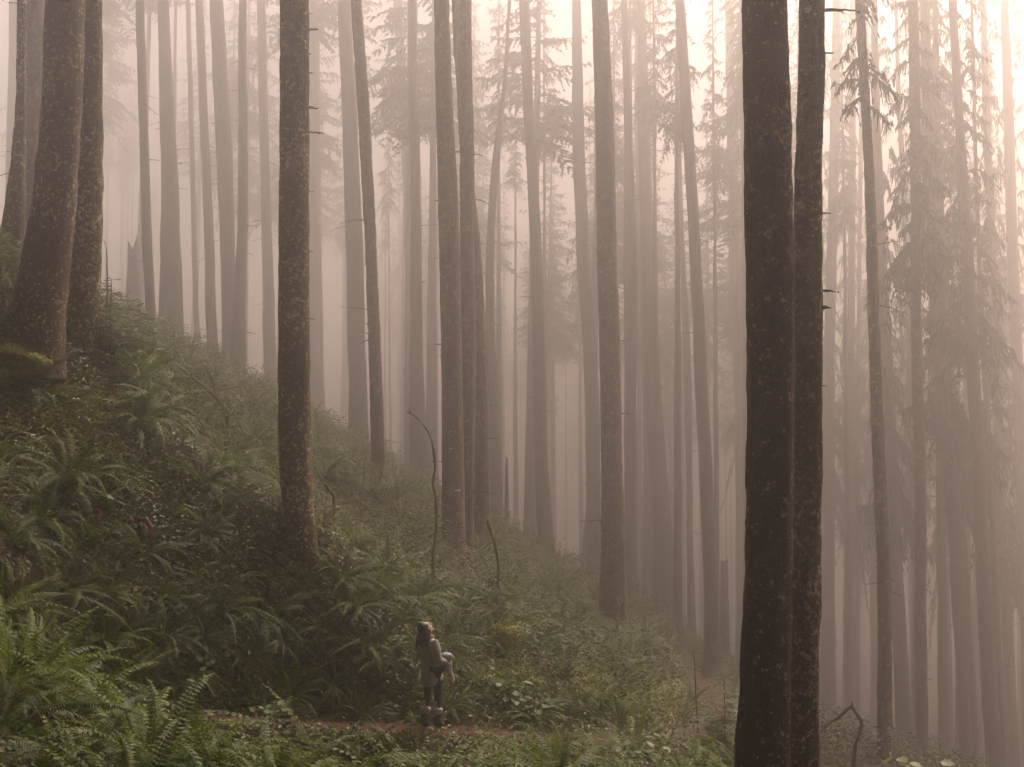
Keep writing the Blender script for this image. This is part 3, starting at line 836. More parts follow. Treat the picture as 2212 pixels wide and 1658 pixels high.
def ray_ground_v(u, v):
    d = np.array([P(a, b, 1.0) for a, b in zip(u, v)]); y = np.full(len(d), 8.0); done = np.zeros(len(d), bool)
    for q in np.arange(8, 60, .12):
        p = d * q; hit = (~done) & (p[:, 2] < ground_z(p[:, 0], p[:, 1])); y[hit] = q; done |= hit
    return d * y[:, None], done
g = np.random.default_rng(2024)
PERSON = P(938, 1578, 19.8)
MOUND = ray_ground(45, 800); STUMP = ray_ground(1092, 1412)
tries = 0; nferns = 0
while nferns < 236 and tries < 40000:
    tries += 1
    y = math.sqrt(g.uniform(8.5 ** 2, 50 ** 2)) if g.random() < .6 else g.uniform(8.5, 30)
    u = g.uniform(-60, 1640)
    x = (u - W0 / 2) / FPX * y
    z = float(ground_z(x, y)); v = UV((x, y, z))[1]
    if v > 1840: continue
    if y < 15 and u > 1250: continue
    d, _ = trail_dist(np.array([[x, y]]))
    if d[0] < .6: continue
    if abs(x - PERSON[0]) < .8 and PERSON[1] - 4.2 < y < PERSON[1]: continue
    md = .56 if y < 26 else .9
    if any((x - a) ** 2 + (y - b) ** 2 < md ** 2 for a, b in fern_pts): continue
    if any((x - t['rl'][0]) ** 2 + (y - t['rl'][1]) ** 2 < .45 ** 2 for t in TREES.values()): continue
    if math.hypot(x - MOUND[0], y - MOUND[1]) < .75 or (abs(x - MOUND[0]) < .5 and MOUND[1] - 1.6 < y < MOUND[1]): continue
    if abs(x - STUMP[0]) < .5 and STUMP[1] - 1.3 < y < STUMP[1] + .4: continue
    # bare patches
    if vnoise(np.array([[x * .45, y * .45, 3.0]]), 8)[0] < -.6: continue
    lab, grp = zone(u, v, x, y)
    size = g.uniform(.7, 1.4) * (1.12 if y < 14 else 1.0) * (.85 if d[0] < 1.1 else 1)
    put_fern(x, y, size, int(g.integers(0, len(FERNS))), lab, grp); nferns += 1

# the steep bank above the path
gb = np.random.default_rng(55)
pb, ok = ray_ground_v(gb.uniform(-20, 1250, 400), gb.uniform(1290, 1560, 400)); nb_ = 0
for q in pb[ok]:
    if nb_ >= 42: break
    if trail_dist(q[None, :2])[0][0] < .5 or any((q[0] - a) ** 2 + (q[1] - b) ** 2 + (q[2] - float(ground_z(a, b))) ** 2 < .5 ** 2 for a, b in fern_pts): continue
    if abs(q[0] - PERSON[0]) < .5 and q[1] < PERSON[1] or abs(q[0] - STUMP[0]) < .5 and STUMP[1] - 1.3 < q[1] < STUMP[1] + .4: continue
    u, v = UV(q); lab, grp = zone(u, v, q[0], q[1])
    put_fern(q[0], q[1], gb.uniform(.6, 1.0), int(gb.integers(0, len(FERNS))), lab, grp); nb_ += 1

# the countless smaller ferns between and beyond them, one mass
def fern_mass(n):
    g = np.random.default_rng(77); acc = Acc(); got = 0; tries = 0
    while got < n and tries < n * 20:
        tries += 1
        y = g.uniform(13, 75) if g.random() < .6 else g.uniform(14, 26)
        u = g.uniform(-420, 1660); x = (u - W0 / 2) / FPX * y
        if y < 15 and u > 1250: continue
        if trail_dist(np.array([[x, y]]))[0][0] < .62: continue
        if abs(x - PERSON[0]) < .7 and PERSON[1] - 3 < y < PERSON[1]: continue
        if any((x - a) ** 2 + (y - b) ** 2 < .3 ** 2 for a, b in fern_pts): continue
        got += 1; z = float(ground_z(x, y)); s = g.uniform(.45, .9) if y < 30 else g.uniform(.7, 1.15)
        for i in range(int(g.integers(8, 14))):
            q = fern_params(g, s)
            frond(acc, g, az=i * 2.399 + g.normal(0, .3), wmax=g.uniform(.045, .07) * max(.7, s), npin=13, base=(x, y, z - .02), mat=1 if g.random() < .1 else 0, **q)
    tag(obj('fern_undergrowth', acc.mesh('fern_undergrowth', [M_fern, M_fern_dead])), kind='stuff')
fern_mass(700)

# ------------------------------------------------------------------ leafy ground cover: far too many to count
M_cover = leaf_mat('ground_cover', [(0, (.02, .028, .007)), (.35, (.05, .065, .013)), (.7, (.13, .13, .025)), (1, (.24, .2, .045))], .35, .5, objvar=.01)
g = np.random.default_rng(5)
def scatter_leaves(n, y0, y1, u0, u1, size, hgt, trail_min, thr, tint_fn, name, mat, power=1.0):
    y = np.sqrt(g.uniform(y0 ** 2, y1 ** 2, n)) if power == 1 else y0 + (y1 - y0) * g.random(n)
    u = g.uniform(u0, u1, n)
    x = (u - W0 / 2) / FPX * y
    cl = fbm(np.column_stack([x * .9, y * .9, np.zeros(n)]), 3, 77)
    d, _ = trail_dist(np.column_stack([x, y]))
    keep = (cl + g.normal(0, .3, n) > thr) & (d > trail_min + g.normal(0, .12, n))
    x, y, u, cl = x[keep], y[keep], u[keep], cl[keep]; n = len(x)
    z = ground_z(x, y) + np.abs(g.normal(0, 1, n)) * hgt * (.6 + .6 * np.clip(cl, -.5, 1))
    s = size * g.uniform(.5, 1.35, n)
    az = g.uniform(0, 6.28, n); tilt = g.normal(0, .45, n); tilt2 = g.normal(.25, .35, n)
    a = np.stack([np.cos(az), np.sin(az), np.sin(tilt)], -1); b = np.stack([-np.sin(az), np.cos(az), np.sin(tilt2)], -1)
    c = np.stack([x, y, z], -1); s = s[:, None]
    V = np.stack([c - a * s, c + b * s * .62 + a * s * .1, c + a * s, c - b * s * .62 + a * s * .1], 1).reshape(-1, 3)
    i = 4 * np.arange(n)
    tint = np.repeat(np.clip(tint_fn(x, y, u, n), 0, 1), 4)
    o = obj(name, mesh_np(name, V, np.stack([i, i + 1, i + 2, i + 3], -1), [mat], smooth=False, attrs={'tint': tint}))
    return tag(o, kind='stuff')
def bank_leaves(n):                      # the same small leaves, as thick on the steep faces as on the level ones
    u = g.uniform(-20, 1600, n); v = 560 + 1100 * g.random(n)
    p, ok = ray_ground_v(u, v); dd, _ = trail_dist(p[:, :2])
    cl = fbm(p * 1.1, 3, 19)
    k = ok & (dd > .34 + g.normal(0, .1, n)) & (cl + g.normal(0, .3, n) > -.35); p = p[k]; u = u[k]; m = len(p)
    p[:, 2] = ground_z(p[:, 0], p[:, 1]) + np.abs(g.normal(0, .07, m)); p[:, 1] -= g.uniform(0, .1, m)
    a = g.normal(0, 1, (m, 3)); a[:, 2] *= .5; a /= np.linalg.norm(a, axis=1)[:, None]
    b = np.cross(a, g.normal(0, 1, (m, 3)) * .4 + np.array([.2, -.5, 1.0])); b /= np.linalg.norm(b, axis=1)[:, None]
    sz = (.034 * g.uniform(.5, 1.3, m))[:, None]
    V = np.stack([p - a * sz, p + b * sz * .62 + a * sz * .1, p + a * sz, p - b * sz * .62 + a * sz * .1], 1).reshape(-1, 3); i = 4 * np.arange(m)
    tag(obj('ground_cover', mesh_np('ground_cover', V, np.stack([i, i + 1, i + 2, i + 3], -1), [M_cover], smooth=False, attrs={'tint': np.repeat(np.clip(cov_tint(p[:, 0], p[:, 1], u, m), 0, 1), 4)})), kind='stuff')
def cov_tint(x, y, u, n):
    base = g.normal(.36, .24, n)
    yel = np.zeros(n)
    v = np.array([UV(q)[1] for q in np.stack([x, y, ground_z(x, y)], -1)])
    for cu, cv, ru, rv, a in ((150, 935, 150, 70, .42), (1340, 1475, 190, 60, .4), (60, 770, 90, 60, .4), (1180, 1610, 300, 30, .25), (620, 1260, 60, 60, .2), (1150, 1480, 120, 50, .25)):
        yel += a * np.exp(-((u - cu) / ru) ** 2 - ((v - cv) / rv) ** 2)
    return base + yel + .1 * vnoise(np.column_stack([x * 1.3, y * 1.3, np.zeros(n)]), 4)
scatter_leaves(270000, 8, 44, -420, 1680, .033, .1, .36, -.95, cov_tint, 'ground_cover', M_cover)
bank_leaves(70000)
scatter_leaves(14000, 13.5, 30, -80, 1650, .016, .01, -1, -1.2, lambda x, y, u, n: g.uniform(0, 1, n), 'leaf_litter', M_fern_dead)

def moss_patch(n):                        # yellow-green mossy sprays hanging over the bank
    C_ = [(130, 930, 120, 60, 3), (250, 900, 90, 40, 1), (1340, 1480, 130, 45, 3), (1250, 1450, 60, 30, 1.5), (1440, 1530, 70, 30, 1.5), (50, 800, 70, 40, 2), (1060, 1480, 60, 40, 1), (640, 1270, 60, 40, 1), (1150, 1500, 80, 30, 1)]
    w = np.array([c[4] for c in C_]); k = g.choice(len(C_), n, p=w / w.sum()); c = np.array([q[:4] for q in C_])[k]
    p, ok = ray_ground_v(c[:, 0] + g.normal(0, .6, n) * c[:, 2], c[:, 1] + g.normal(0, .6, n) * c[:, 3])
    dd, _ = trail_dist(p[:, :2]); p = p[ok & (dd > .45)]; m = len(p)
    p[:, 2] = ground_z(p[:, 0], p[:, 1]) + g.uniform(.02, .2, m)
    a = g.uniform(0, 6.28, m); ln = g.uniform(.05, .16, m)[:, None]
    d = np.stack([np.cos(a), np.sin(a) - .4, g.uniform(-.9, .1, m)], -1); d /= np.linalg.norm(d, axis=1)[:, None]
    s = np.cross(d, g.normal(0, 1, (m, 3))); s = s / np.linalg.norm(s, axis=1)[:, None] * g.uniform(.008, .02, m)[:, None]
    V = np.stack([p, p + d * ln * .45 + s, p + d * ln, p + d * ln * .45 - s], 1).reshape(-1, 3); i = 4 * np.arange(m)
    tag(obj('moss_carpet', mesh_np('moss_carpet', V, np.stack([i, i + 1, i + 2, i + 3], -1), [M_cover], smooth=False, attrs={'tint': np.repeat(np.clip(g.normal(.78, .16, m), 0, 1), 4)})), kind='stuff')
moss_patch(11000)

# twiggy evergreen undergrowth on the crest, a soft mass in the fog
def undergrowth(n, name):
    acc = []
    y = g.uniform(22, 100, n); u = g.uniform(-800, 2330, n); x = (u - W0 / 2) / FPX * y
    d, _ = trail_dist(np.column_stack([x, y])); k = (d > .9) & (fbm(np.column_stack([x * .5, y * .5, np.zeros(n)]), 2, 60) > -.35); x, y = x[k], y[k]
    V = []; T = []
    for a, b in zip(x, y):
        z = float(ground_z(a, b)); hh = g.uniform(.25, .95); r = hh * g.uniform(.4, .7)
        m = int(40 + 60 * hh)
        th = g.uniform(0, 6.28, m); q = np.sqrt(g.random(m)); h = g.random(m) ** .8 * hh
        c = np.stack([a + r * q * np.cos(th) * (1 - .5 * h / hh), b + r * q * np.sin(th) * (1 - .5 * h / hh), z + h], -1)
        dd = np.stack([np.cos(th), np.sin(th), g.normal(.15, .35, m)], -1) * g.uniform(.05, .14, m)[:, None]
        sd = np.cross(dd, g.normal(0, 1, (m, 3))); sd = sd / np.linalg.norm(sd, axis=1)[:, None] * g.uniform(.01, .024, m)[:, None]
        V.append(np.stack([c, c + dd * .5 + sd, c + dd, c + dd * .5 - sd], 1).reshape(-1, 3)); T.append(np.repeat(g.normal(.4, .2, m), 4))
    V = np.vstack(V); i = 4 * np.arange(len(V) // 4)
    tag(obj(name, mesh_np(name, V, np.stack([i, i + 1, i + 2, i + 3], -1), [M_under], smooth=False, attrs={'tint': np.clip(np.concatenate(T), 0, 1)})), kind='stuff')
M_under = leaf_mat('undergrowth', [(0, (.028, .036, .014)), (.6, (.055, .066, .025)), (1, (.09, .095, .04))], .35, .6, objvar=.01)
undergrowth(4300, 'undergrowth')

# ------------------------------------------------------------------ young hemlocks
def sapling(u, v, y, h, w, label, k=0, lean=0.0, name='hemlock_sapling'):
    x = (u - W0 / 2) / FPX * y; z = float(ground_z(x, y))
    root = empty(name, (x, y, z), k * 1.7)
    tag(root, label, 'sapling', 'young hemlocks on the slope')
    n = 12; t = np.linspace(0, 1, n)
    C = np.column_stack([lean * h * t ** 2, .02 * np.sin(t * 9), -.1 + (h + .08) * t])
    V, F, cap = sweep(C, .014 * h ** .5 * (1 - .8 * t) + .003, 6)
    obj('stem', mesh_np('stem', V, [F, cap], [M_dead]), root)
    o = obj('foliage', SAP[k % len(SAP)], root); o.location = (0, 0, .12 * h); o.scale = (w / 3.0, w / 3.0, h * .9 / 15.0 * 1.0)
M_needle_save = M_needle
M_needle = leaf_mat('young_needles', [(0, (.03, .045, .014)), (.5, (.055, .075, .022)), (1, (.095, .11, .035))], .35, .55)
SAP = [crown_mesh('sapling_foliage', 15, 3.4, 46, 31, .3, 1.2, .9, 1.5), crown_mesh('sapling_foliage', 15, 3.0, 60, 32, .2, 1.1, 1.0, 1.4), crown_mesh('sapling_foliage', 15, 3.3, 24, 33, .35, .8, .7, 1.2)]
M_needle = M_needle_save
for i, (u, v, h, w, lab) in enumerate([
    (235, 765, 1.3, .75, 'bushy young hemlock against the foot of the brown trunk of the clump'),
    (300, 800, 1.5, .8, 'feathery young hemlock, the largest on the crest beside the clump'),
    (375, 830, 1.2, .8, 'soft green young hemlock behind the fallen mossy branch'),
    (430, 850, .9, .6, 'small misty young hemlock under the short upright dead branch'),
    (205, 740, .9, .5, 'dark small hemlock tucked between the trunks of the clump'),
    (545, 900, .8, .5, 'low misty hemlock on the crest short of the stubbed trunk'),
    (820, 1080, .9, .55, 'young hemlock at the foot of the thin leaning lichen trunk'),
    (715, 1050, .8, .5, 'young hemlock on the crest at the lit side of the stubbed trunk'),
    (1090, 1215, .8, .6, 'misty young hemlock at the end of the tight trio'),
    (1330, 1395, .9, .7, 'young hemlock wrapped round the foot of the rusty flecked trunk'),
    (1400, 1400, .9, .7, 'pale young hemlock between the rusty flecked trunk and the broad far trunk'),
    (1250, 1335, .9, .7, 'pale young hemlock uphill of the rusty flecked trunk'),
    (1560, 1620, 1.2, .8, 'green young hemlock against the base of the thick near-black trunk'),
    (1590, 1480, 1.1, .7, 'misty young hemlock half behind the thick near-black trunk'),
    ]):
    p = ray_ground(u, v)
    sapling(u, v, p[1], h, w, lab, i % 2)
p = ray_ground(1502, 1598)
sapling(1502, 1598, p[1], 1.55, .42, 'thin bare young hemlock standing upright beside the bend of the path', 2, .05)

# ------------------------------------------------------------------ broad-leaved shrubs
M_broad = leaf_mat('broad_leaf', [(0, (.05, .075, .03)), (.6, (.085, .12, .045)), (1, (.12, .155, .07))], .35, .5, objvar=.2)
M_fresh = leaf_mat('fresh_leaf', [(0, (.07, .11, .02)), (1, (.14, .19, .04))], .5, .45, objvar=.05)
def leafy(root, n, spread, hgt, size, mat, seed, arch=None):
    g = np.random.default_rng(seed)
    al, st = Acc(), Acc()
    for i in range(n):
        az = g.uniform(0, 6.28); r = spread * math.sqrt(g.random()); h = hgt * g.uniform(.45, 1.05)
        tip = np.array([r * math.cos(az), r * math.sin(az), h])
        if arch is not None: tip = tip + np.asarray(arch) * g.random()
        t = np.linspace(0, 1, 6)[:, None]
        c = tip * t * np.array([1, 1, 0]) * t + np.array([0, 0, 1]) * (tip[2] * np.sin(t * math.pi / 2))
        w = .004
        i2 = 2 * np.arange(5)
        sdv = np.array([math.sin(az), -math.cos(az), 0]) * w
        st.add(np.stack([c - sdv, c + sdv], 1), np.stack([i2, i2 + 1, i2 + 3, i2 + 2], -1), tint=.3)
        for lf in range(3):
            pz = c[-1 - lf] if lf else c[-1]
            a2 = az + g.normal(0, .9) + lf * 2.0
            d = np.array([math.cos(a2), math.sin(a2), g.normal(-.25, .25)]); s = np.array([-math.sin(a2), math.cos(a2), g.normal(0, .25)])
            up = np.cross(d, s)
            z = size * g.uniform(.7, 1.2)
            prof = [(0, 0), (.12, .28), (.3, .46), (.38, .33), (.6, .4), (.72, .24), (1, 0)]
            L = [pz + d * z * q + s * z * ww + up * z * (.1 * ww) for q, ww in prof]
            Rr = [pz + d * z * q - s * z * ww + up * z * (.1 * ww) for q, ww in prof[1:-1]]
            mid = [pz + d * z * q - up * z * .03 for q, ww in prof[1:-1]]
            V = np.array(L + Rr + mid); k = len(prof); m = k - 2
            tri = []
            for q in range(k - 1):
                l0, l1 = q, q + 1
                c0 = k + m + (q - 1) if q > 0 else None; c1 = k + m + q if q < m else None
                r0 = k + q - 1 if q > 0 else None; r1 = k + q if q < m else None
                if c0 is None: tri += [(0, l1, c1), (0, c1, r1)]
                elif c1 is None: tri += [(l0, k - 1, c0), (c0, k - 1, r0)]
                else: tri += [(l0, l1, c1), (l0, c1, c0), (c0, c1, r1), (c0, r1, r0)]
            al.add(V, T3=np.array(tri), tint=float(g.normal(.5, .2)))
    obj('foliage', al.mesh('foliage', [mat]), root)
    obj('stem', st.mesh('stem', [M_dead]), root)
for i, (u, v, n, sp, h, sz, lab) in enumerate([
    (1085, 1530, 14, .45, .4, .15, 'pale broad-leaved shrub on the bank just ahead of the walker'),
    (1180, 1545, 12, .4, .3, .13, 'low broad-leaved shrub at the edge of the path past the pale one'),
    (1130, 1560, 8, .3, .25, .11, 'small leafy plant between two broad-leaved shrubs by the path'),
    (460, 1500, 12, .4, .4, .12, 'grey-green leafy shrub on the upper edge of the path, in the dark'),
    (350, 1530, 10, .4, .35, .12, 'dull leafy shrub by the path beside the grey-green one'),
    (580, 1560, 9, .35, .3, .11, 'leafy plant at the bare start of the brown path'),
    (1400, 1660, 12, .45, .4, .13, 'green leafy shrub at the bottom edge before the paired trunks'),
    (1220, 1650, 9, .4, .3, .12, 'low leafy plant at the bottom edge below the brown path'),
    (560, 1690, 10, .4, .3, .11, 'leafy plant at the bottom edge below the start of the path'),
    (215, 1120, 7, .3, .35, .12, 'single broad-leaved plant among ferns above the rusty litter'),
    (960, 1430, 7, .25, .35, .09, 'yellow-green leafy sprig right behind the head of the walker'),
    ]):
    p = ray_ground(u, v)
    r_ = empty('leafy_shrub', (p[0], p[1], float(ground_z(p[0], p[1]))))
    tag(r_, lab, 'shrub', 'leafy shrubs by the path')
    leafy(r_, n, sp, h, sz, M_broad, 900 + i)
x, y = P(1935, 1700, 13.5)[:2]
r_ = empty('salmonberry_shrub', (x, y, float(ground_z(x, y))))
tag(r_, 'fresh pale green leafy sprig in the foggy hollow beside the slimmer foreground trunk', 'shrub')
hh = P(1935, 1632, 13.5)[2] - float(ground_z(x, y))
leafy(r_, 15, .5, hh, .13, M_fresh, 77)
# ------------------------------------------------------------------ dead stems and branches
def stick(name, pts, y, rad, mat, label, cat, ys=None, twigs=(), dig=.25):
    """pts: (u, v) from the ground up; rad: radii at the ends"""
    pts = np.array([P(u, v, y if ys is None else ys[i]) for i, (u, v) in enumerate(pts)])
    zg = float(ground_z(pts[0][0], pts[0][1]))
    C = catmull(pts, 7)
    if dig: C = np.vstack([[C[0][0], C[0][1], min(C[0][2], zg) - dig], C])
    rr = np.linspace(rad[0], rad[1], len(C))
    V, F, cap = sweep(C, rr, 9, rad[0] * .35, 9, len(label))
    base = np.array([C[1][0], C[1][1], zg]) if dig else C[0]
    root = empty(name, base); tag(root, label, cat)
    o = obj('stem', mesh_np('stem', V - base, [F, cap], [mat]), root)
    for i, (k, d, ln, r) in enumerate(twigs):
        c = C[int(k * (len(C) - 1))]
        stub(base, c, np.array(d) / np.linalg.norm(d), ln, r, 40 + i, 'twig', mat, root, ragged=mat is M_mossy)
    return root
stick('arched_stem', [(936, 1196), (943, 1130), (941, 1075), (935, 1045), (940, 1010), (936, 970), (925, 935), (905, 908), (880, 888)], 25.5, (.036, .012), M_mossy,
      'arching bare dead stem, mossy, bent over in front of the tight trio', 'dead stem', twigs=[(.97, (-.3, 0, 1), .16, .012), (.98, (-1, 0, .1), .08, .016), (.55, (-1, -.3, .3), .07, .014), (.75, (.8, -.2, .7), .16, .009), (.4, (.7, .2, .8), .1, .008)])
stick('bare_stem', [(1075, 1310), (1076, 1262), (1076, 1220), (1070, 1180), (1060, 1150), (1053, 1126)], 25.0, (.038, .022), M_mossy,
      'shorter dead stem with a ragged top, standing beside the tight trio', 'dead stem', twigs=[(.97, (-.6, 0, .8), .12, .02), (.9, (.4, 0, 1), .1, .014)])
stick('fallen_branch', [(492, 892), (470, 862), (445, 838), (410, 812), (385, 792)], 27, (.055, .03), M_mossy,
      'fallen mossy branch slanting over the ferns on the crest', 'branch', ys=[27, 27, 27, 27.2, 27.5], twigs=[(.6, (-.2, 0, 1), .12, .012)])
stick('dead_branch', [(484, 884), (466, 850), (458, 822), (443, 790)], 28, (.04, .022), M_dead,
      'short dark dead branch sticking up beside the fallen mossy one', 'branch', twigs=[(.8, (-1, 0, .2), .12, .01)])
stick('thin_stick', [(781, 1075), (786, 1030), (790, 985)], 29, (.016, .01), M_dead, 'thin upright dead stick on the crest before the leaning lichen trunk', 'stick')
stick('leaning_stick', [(722, 1072), (700, 1044), (680, 1010)], 23.5, (.026, .018), M_mossy, 'mossy stick leaning from the lit foot of the stubbed trunk', 'stick')
stick('broken_branch', [(1844, 1650), (1847, 1610), (1862, 1567), (1852, 1545), (1838, 1528), (1815, 1546), (1792, 1563), (1768, 1584)], 24, (.036, .024), M_dead,
      'angular broken branch bent like an elbow in the foggy hollow', 'branch', twigs=[(.57, (.02, 0, 1), .16, .028), (.3, (1, 0, .1), .06, .02)])
stick('bent_twig', [(232, 600), (231, 580), (231, 555), (229, 532), (224, 520)], 23, (.012, .006), M_dead, 'thin bent twig hanging by the brown trunk of the clump', 'twig', dig=1.3)

# ------------------------------------------------------------------ mossy lumps
M_moss = plain_mat('moss', (.1, .1, .016), (.25, .23, .04), 16, .95, .9, .03, 6)
def lump(name, u, v, y, sx, sy, sz, label, cat, seed, sink=.3, fuzz=1500):
    g = np.random.default_rng(seed)
    nu, nv_ = 40, 22
    V = []
    for i in range(nv_):
        ph = -math.pi / 2 + math.pi * i / (nv_ - 1)
        for j in range(nu):
            th = 2 * math.pi * j / nu
            V.append((math.cos(th) * math.cos(ph), math.sin(th) * math.cos(ph), math.sin(ph)))
    V = np.array(V)
    V = V * (1 + fbm(V * 1.6, 3, seed)[:, None] * .22 + vnoise(V * 7, seed + 3)[:, None] * .05)
    V = V * np.array([sx, sy, sz])
    i = np.arange(nv_ - 1)[:, None] * nu; j = np.arange(nu)[None]; k = (j + 1) % nu
    F = np.stack([i + j, i + k, i + nu + k, i + nu + j], -1).reshape(-1, 4)
    p = P(u, v, y)
    root = empty(name, p); tag(root, label, cat)
    obj('body', mesh_np('body', V, F, [M_moss]), root)
    # tufts of moss standing off the surface
    q = g.integers(0, len(V), fuzz); c = V[q]; nn = c / np.array([sx, sy, sz]) ** 2; nn /= np.linalg.norm(nn, axis=1)[:, None]
    c = c + g.normal(0, .03, c.shape)
    kp = nn[:, 2] > -.35; c, nn = c[kp], nn[kp]; n = len(c)
    d = nn * .5 + g.normal(0, .5, (n, 3)); d *= (g.uniform(.03, .1, n) / np.linalg.norm(d, axis=1))[:, None]
    s = np.cross(d, g.normal(0, 1, (n, 3))); s = s / np.linalg.norm(s, axis=1)[:, None] * .012
    W = np.stack([c - s, c + d * .5 + s * .4, c + d, c + s], 1).reshape(-1, 3); i4 = 4 * np.arange(n)
    tag(obj('moss_tufts', mesh_np('moss_tufts', W, np.stack([i4, i4 + 1, i4 + 2, i4 + 3], -1), [M_cover], smooth=False, attrs={'tint': np.repeat(np.clip(g.normal(.72, .18, n), 0, 1), 4)}), root), kind='stuff')
p = ray_ground(45, 800)
lump('mossy_mound', 36, 785, p[1], .52, .5, .34, 'bright yellow-green mossy mound in front of the thickest leaning trunk', 'mound', 3, fuzz=7000)
p = STUMP
lump('mossy_stump', 1093, 1378, p[1], .27, .32, .25, 'rounded mossy stump with a dark underside on the bank above the path', 'stump', 8, fuzz=2400)

# rusty slabs of rotten wood in the bank
M_rot = plain_mat('rotten_wood', (.04, .014, .008), (.13, .045, .026), 12, .9, .8, .02)
g = np.random.default_rng(64)
for u, v, w, h, rot, lab in [(285, 1185, .2, .05, .1, 'longest rust-red chunk of rotten wood lying level on the dark bank'), (322, 1180, .06, .24, -.25, 'upright rust-red splinter of rotten wood above the bank'),
                             (200, 1135, .13, .14, .2, 'red chunk of rotten wood highest on the dark bank'), (258, 1105, .07, .14, 0, 'small pinkish flake of rotten wood over the red chunks'),
                             (300, 1135, .1, .1, .5, 'small red lump of rotten wood between two splinters'), (390, 1215, .1, .1, .6, 'lone rust-red chip of rotten wood lowest on the bank'),
                             (700, 1235, .2, .06, -.1, 'rust-brown slab of rotten wood under the foot of the stubbed trunk')]:
    p = ray_ground(u, v)
    n = 26; V = []
    for i in range(9):
        for j in range(n):
            th = 2 * math.pi * j / n; t = -1 + 2 * i / 8
            r = (1 - abs(t) ** 3) ** .5
            V.append((t * w, math.cos(th) * r * .06, math.sin(th) * r * h))
    V = np.array(V); V = V + np.stack([vnoise(V * 9, s_) for s_ in (1, 2, 3)], -1) * .035
    i = np.arange(8)[:, None] * n; j = np.arange(n)[None]; k = (j + 1) % n
    o = obj('rotten_wood', mesh_np('rotten_wood', V, np.stack([i + j, i + k, i + n + k, i + n + j], -1).reshape(-1, 4), [M_rot]), loc=(p[0], p[1], float(ground_z(p[0], p[1])) + h * .35))
    o.rotation_euler = (0, rot, .2); tag(o, lab, 'rotten wood', 'rusty chunks of rotten wood')
# ------------------------------------------------------------------ the walker
def eval_mesh(o, name):
    dg = bpy.context.evaluated_depsgraph_get()
    me = bpy.data.meshes.new_from_object(o.evaluated_get(dg))
    me.name = name
    bpy.data.objects.remove(o)
    return me

def skin_tmp(J, E, root, sub=1):
    """J: {name: ((x,y,z), r)}; E: pairs; a skinned surface"""
    names = list(J); ix = {n: i for i, n in enumerate(names)}
    me = bpy.data.meshes.new('tmp')
    me.from_pydata([J[n][0] for n in names], [(ix[a], ix[b]) for a, b in E], [])
    o = bpy.data.objects.new('tmp', me); COL.objects.link(o)
    o.modifiers.new('skin', 'SKIN').use_smooth_shade = True
    for i, n in enumerate(names):
        sv = me.skin_vertices[0].data[i]
        r = J[n][1]; sv.radius = r if isinstance(r, tuple) else (r, r)
        sv.use_root = n == root
    m = o.modifiers.new('sub', 'SUBSURF'); m.levels = sub; m.render_levels = sub
    return eval_mesh(o, 'tmp')

def fuse(meshes, name, voxel, mats, smooth=2):
    """union of closed surfaces into one continuous skin"""
    V, F = [], []; n = 0
    for me in meshes:
        V += [tuple(v.co) for v in me.vertices]; F += [[i + n for i in p.vertices] for p in me.polygons]; n += len(me.vertices)
    t = bpy.data.meshes.new('tmp'); t.from_pydata(V, [], F)
    o = bpy.data.objects.new('tmp', t); COL.objects.link(o)
    r = o.modifiers.new('r', 'REMESH'); r.mode = 'VOXEL'; r.voxel_size = voxel; r.use_smooth_shade = True
    s = o.modifiers.new('s', 'SMOOTH'); s.factor = .5; s.iterations = smooth
    me = eval_mesh(o, name)
    for m in mats: me.materials.append(m)
    for p in me.polygons: p.use_smooth = True
    return me

def ball(c, r, rot=None, n=24, fn=None):
    V = []
    for i in range(n // 2 + 1):
        ph = -math.pi / 2 + math.pi * i / (n // 2)
        for j in range(n):
            th = 2 * math.pi * j / n
            V.append([math.cos(th) * math.cos(ph), math.sin(th) * math.cos(ph), math.sin(ph)])
    V = np.array(V)
    if fn is not None: V = fn(V)
    V = V * np.asarray(r)
    if rot is not None: V = V @ np.array(rot).T
    V = V + np.asarray(c)
    i = np.arange(n // 2)[:, None] * n; j = np.arange(n)[None]; k = (j + 1) % n
    return mesh_np('tmp', V, np.stack([i + j, i + k, i + n + k, i + n + j], -1).reshape(-1, 4), [])

M_skin = plain_mat('skin', (.46, .29, .22), (.52, .34, .26), 30, .55, .05)
M_hair = plain_mat('hair', (.008, .005, .004), (.028, .016, .011), 60, .45, .6, .01)
M_knit = plain_mat('grey_wool', (.17, .155, .15), (.32, .295, .285), 55, .95, .6, .008)
M_black = plain_mat('black_cloth', (.008, .007, .008), (.016, .014, .015), 40, .8)
M_boot = plain_mat('boot_rubber', (.007, .006, .006), (.015, .012, .011), 30, .4)
M_sock = plain_mat('sock', (.3, .25, .2), (.42, .36, .29), 60, .95)
M_white = plain_mat('shirt', (.6, .56, .56), (.72, .68, .67), 30, .9)
M_blue = plain_mat('blue_grey_cloth', (.2, .21, .26), (.36, .37, .43), 18, .8, .5, .02)
M_lining = plain_mat('pale_cloth', (.45, .38, .33), (.6, .52, .46), 20, .9, .5, .02)

px, py = PERSON[0], PERSON[1]
person = empty('person', (px, py, float(ground_z(px, py)) + .03), R(32))
tag(person, 'walker seen from behind in grey jacket and black leggings, gazing up, arm bent', 'person')

